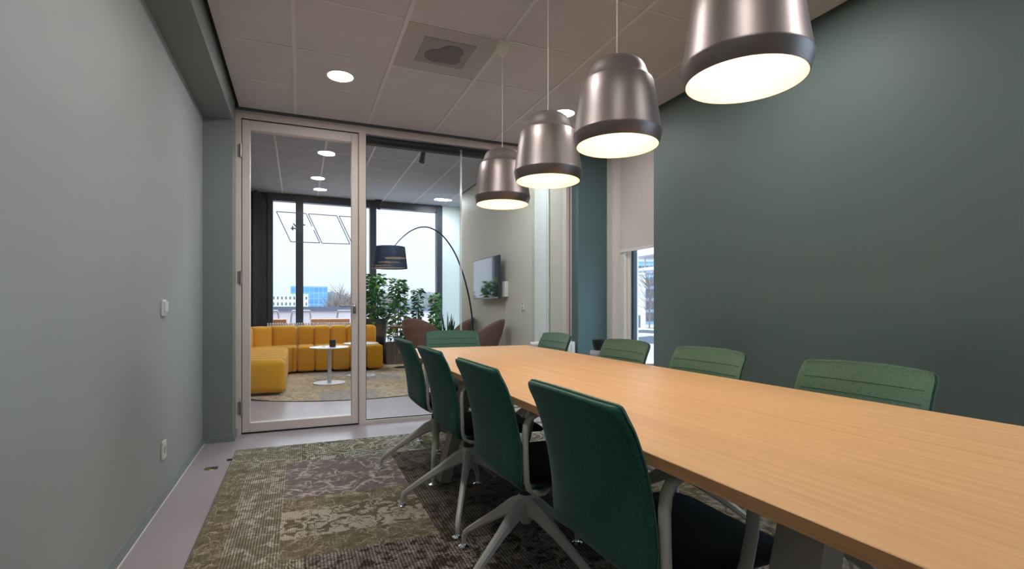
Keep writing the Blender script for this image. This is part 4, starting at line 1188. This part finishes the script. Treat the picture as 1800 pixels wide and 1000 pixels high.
terrace_table('small terracotta topped terrace table at the left end behind the sofa', -0.42, 11.5, 0.36)
terrace_table('long terracotta topped terrace table in the middle behind the sofa', 0.60, 11.5, 0.75)
def make_tchair():
    t = thing('terrace_chair')
    for s_ in (-1, 1):
        b = MB(); b.tube(catmull([(s_ * 0.27, 0.25, 0.0), (s_ * 0.24, 0.22, 0.5), (s_ * 0.20, 0.2, 0.95), (s_ * 0.15, 0.2, 1.0), (0, 0.2, 1.0)], 5), 0.021, 8); b.build('frame', M['terrace_metal'], t, True)
        b = MB(); b.tube([(s_ * 0.27, -0.25, 0.0), (s_ * 0.26, -0.2, 0.66), (s_ * 0.22, 0.2, 0.72)], 0.019, 8); b.build('armrest', M['terrace_metal'], t, True)
    b = MB(); b.box(-0.23, 0.23, -0.22, 0.22, 0.43, 0.46, 0.006, 1); b.build('seat', M['white'], t)
    return t
tc_ = make_tchair()
for i, (x, y, rz, lab) in enumerate(((0.10, 12.3, 0.3, 'metal tube terrace chair just right of the left window post'), (0.98, 12.25, -0.2, 'metal tube terrace chair near the door handle'),
                                     (-0.60, 12.5, 0.2, 'metal tube terrace chair at the far left of the terrace'), (1.75, 12.2, 0.1, 'metal tube terrace chair beyond the plants'))):
    c = tc_ if i == 0 else copy_tree(tc_)
    c.location = (x, y, -0.02); c.rotation_euler = (0, 0, rz)
    tag(c, lab, 'chair', 'metal tube chairs on the terrace')

# ------------------------------------------------------------------ ground and town
b = MB(); b.box(-400, 400, 13.7, 700, -4.4, -4.0); tag(b.build('ground', M['asphalt']), kind='structure')
b = MB(); b.box(4.5, 200, -60, 200, -3.98, -1.6); tag(b.build('street_level', M['asphalt']), kind='structure')
def P(px, py, t):
    a = (px - 900) / 897
    return Vector((t * (0.3848 + a * 0.9230), t * (0.9230 - a * 0.3848), 1.05 + (541 - py) * t / 897))
def building(name, lab, px0, px1, pytop, t, depth, zb, mwall, cols, rows, mwin, wfrac=0.45, fill=0.5, rot=None):
    p0, p1 = P(px0, pytop, t), P(px1, pytop, t)
    d = (p1 - p0); d.z = 0; L = d.length
    ang = math.atan2(d.y, d.x) + radians(rot or 0)
    th = thing(name, lab, 'building', (p0.x, p0.y, zb), ang)
    H = p0.z - zb
    b = MB(); b.box(0, L, 0, depth, 0, H); b.box(-0.1, L + 0.1, -0.1, depth + 0.1, H, H + 0.25); b.build('wall', mwall, th)
    vis = H
    cwd, rh = L / cols, (H - 0.6) / rows
    for j in range(rows):
        for i in range(cols):
            x0 = (i + 0.5 - wfrac / 2) * cwd; z0 = 0.3 + j * rh + rh * (1 - fill) / 2
            b = MB(); b.box(x0, x0 + wfrac * cwd, -0.06, 0.0, z0, z0 + rh * fill); b.build('window', mwin, th)
    return th
building('office_block', 'pale office block with small windows on the horizon left of the window post', 470, 537, 517, 220, 20, -4.0, M['render_white'], 10, 4, M['house_win'], 0.42, 0.5, 25)
building('glass_tower', 'blue glazed office building on the horizon behind the window post', 511, 572, 503, 300, 25, -4.0, M['blue_line'], 8, 5, M['blue_glass'], 0.90, 0.90, 22)
def bare_tree(lab, p, h, seed, grp='far bare trees on the horizon', r=0.12):
    rng = random.Random(seed)
    t = thing('bare_tree', lab, 'tree', (p[0], p[1], p[2]), 0, grp)
    b = MB(); b.tube([(0, 0, 0), (0.02 * h, 0, h * 0.5), (0, 0.02 * h, h * 0.9)], [r, r * 0.7, r * 0.2], 6); b.build('trunk', M['bark'], t)
    b = MB()
    for k in range(70):
        z = h * rng.uniform(0.25, 0.8); a = rng.uniform(0, 2 * pi); L = h * rng.uniform(0.2, 0.38)
        p0 = Vector((0.01 * h, 0.01 * h, z)); d = Vector((cos(a), sin(a), rng.uniform(0.5, 1.4))).normalized()
        p1 = p0 + d * L * 0.6; p2 = p1 + (d + Vector((rng.uniform(-.4, .4), rng.uniform(-.4, .4), 0.2))).normalized() * L * 0.5
        b.tube([p0, p1, p2], [r * 0.35, r * 0.2, r * 0.06], 4, False)
        p3 = p1 + (d + Vector((rng.uniform(-.8, .8), rng.uniform(-.8, .8), 0.0))).normalized() * L * 0.4
        b.tube([p1, p3], [r * 0.15, r * 0.05], 4, False)
    b.build('branches', M['bark'], t)
for i, (px, hh) in enumerate(((578, 9), (588, 11), (597, 13), (606, 11), (614, 12), (676, 12), (690, 11), (755, 12))):
    q = P(px, 541, 110 + 7 * i)
    bare_tree(('bare tree on the horizon closest to the blue glazed building', 'second bare tree right of the blue glazed building', 'third bare tree right of the blue building, near the door handle',
               'fourth bare tree right of the blue building, above the door handle', 'bare tree on the horizon touching the door edge', 'bare tree seen just left of the broad lounge plant',
               'bare tree seen behind the broad lounge plant', 'bare tree seen near the right end of the far window')[i], (q.x, q.y, -4.0), hh * 0.8, 20 + i, r=0.25)
# low wooded ridge
b = MB()
rng = random.Random(11)
rg = []
ring0, ring1, ring2 = [], [], []
for k in range(60):
    q = P(560 + k * 5, 541, 330); h = 9.0 + 2.5 * sin(k * 0.35) + rng.uniform(-0.6, 0.6)
    ring0.append(Vector((q.x, q.y, -4.2))); ring1.append(Vector((q.x, q.y + 3, h))); ring2.append(Vector((q.x + 6, q.y + 30, -4.2)))
b.loft([ring0, ring1, ring2], False, False)
tag(b.build('ridge', M['hedge']), kind='structure')
def street_lamp(lab, px, pyt, t, arm):
    q = P(px, pyt, t)
    th = thing('street_lamp', lab, 'lamp', (q.x, q.y, -4.0), 0, 'street lamps beyond the terrace')
    H = q.z + 4.0
    b = MB(); b.tube([(0, 0, 0), (0, 0, H - 0.5), (0.1, -0.02, H - 0.1), (0.4, -0.1, H), (arm, -0.3 * arm, H + 0.25)], [0.09, 0.07, 0.06, 0.05, 0.05], 8); b.build('pole', M['pale_metal'], th, True)
    b = MB(); b.box(arm - 0.1, arm + 0.8, -0.3 * arm - 0.15, -0.3 * arm + 0.12, H + 0.17, H + 0.33, 0.04, 2); b.build('lamp_head', M['pale_metal'], th)
street_lamp('taller street lamp above the leafy plants, right of the navy lamp shade', 711, 479, 62, 1.5)
street_lamp('smaller street lamp below the navy lamp shade', 666, 497, 80, 1.6)

# view from the narrow window: white building, dark glazed block, canopy, fence, cars, tree
def along(px0, px1, pyt, t):
    return P(px0, pyt, t), P(px1, pyt, t)
wb = building('white_house', 'white rendered building with a grey door seen through the narrow window', 1078, 1132, 484, 62, 8, -1.6, M['render_white'], 2, 2, M['render_white'], 0.1, 0.1, -14)
b = MB(); b.box(2.55, 3.2, -0.09, 0.0, 0.0, 1.75); b.box(2.75, 3.0, -0.11, -0.09, 0.1, 1.6); b.build('door', M['house_win'], wb)
gb = building('grey_block', 'grey blue glazed building with a canopy seen behind the white house', 1090, 1215, 462, 82, 14, -1.6, M['blue_line'], 10, 5, M['house_win'], 0.86, 0.72, -14)
p0, p1 = P(1095, 449, 76), P(1215, 430, 62)
d = p1 - p0; L = sqrt(d.x ** 2 + d.y ** 2)
cn = thing('canopy', 'white edged flat canopy of the grey building above the white house', 'canopy', (p0.x, p0.y, 0), math.atan2(d.y, d.x))
b = MB(); b.box(0, L, 0, 5, p0.z - 0.5, p0.z); b.box(0, L, 0, 5, p0.z - 2.6, p0.z - 2.2); b.build('roof_slab', M['render_white'], cn)
for k in range(5):
    b = MB(); b.cyl(0.4 + k * L / 5, 1.5, -1.6, p0.z - 0.5, 0.12, 12); b.build('post', M['render_white'], cn)
p0, p1 = P(1090, 575, 40), P(1190, 575, 38); d = p1 - p0; L = sqrt(d.x ** 2 + d.y ** 2)
fn = thing('fence', 'low dark railing in front of the white house', 'fence', (p0.x, p0.y, -1.6), math.atan2(d.y, d.x))
b = MB(); b.tube([(0, 0, 1.1), (L, 0, 1.1)], 0.03, 6); b.tube([(0, 0, 0.2), (L, 0, 0.2)], 0.02, 6); b.build('rail', M['dark_frame'], fn)
b = MB()
for k in range(int(L / 0.16)): b.tube([(k * 0.16, 0, 0.0), (k * 0.16, 0, 1.1)], 0.014, 5)
b.build('bars', M['dark_frame'], fn)
q = P(1141, 541, 46); bare_tree('bare tree in front of the white house outside the narrow window', (q.x, q.y, -1.6), 6.4, 77, None, 0.07)
def make_car(lab, px, t, m, rz, grp='parked cars outside the narrow window'):
    q = P(px, 541, t)
    c = thing('car', lab, 'car', (q.x, q.y, -1.6), rz, grp)
    b = MB()
    prof = [(-2.1, 0.35), (-2.12, 0.75), (-1.95, 0.95), (-1.2, 1.02), (-0.75, 1.38), (0.0, 1.46), (0.8, 1.42), (1.55, 1.05), (2.05, 0.95), (2.12, 0.5), (2.05, 0.3)]
    b.loft([[Vector((x, s_ * (0.86 if z < 1.1 else 0.68), z)) for x, z in prof] for s_ in (-1, -0.96, 0.96, 1)]); b.build('body', m, c, True, angle=30)
    b = MB()
    b.loft([[Vector((x, s_ * 0.80, z)) for x, z in ((-1.0, 1.05), (-0.68, 1.33), (0.0, 1.40), (0.72, 1.36), (1.3, 1.05))] for s_ in (-1, 1)]); b.build('windows', M['house_win'], c)
    for x in (-1.35, 1.35):
        for s_ in (-1, 1):
            b = MB(); b.tube([(x, s_ * 0.72, 0.31), (x, s_ * 0.9, 0.31)], 0.31, 20); b.build('wheel', M['black'], c, True)
make_car('silver parked car nearest outside the narrow window', 1134, 23.5, M['car_a'], -0.35)
make_car('white parked car behind the silver one', 1122, 30.0, M['car_b'], -0.35)
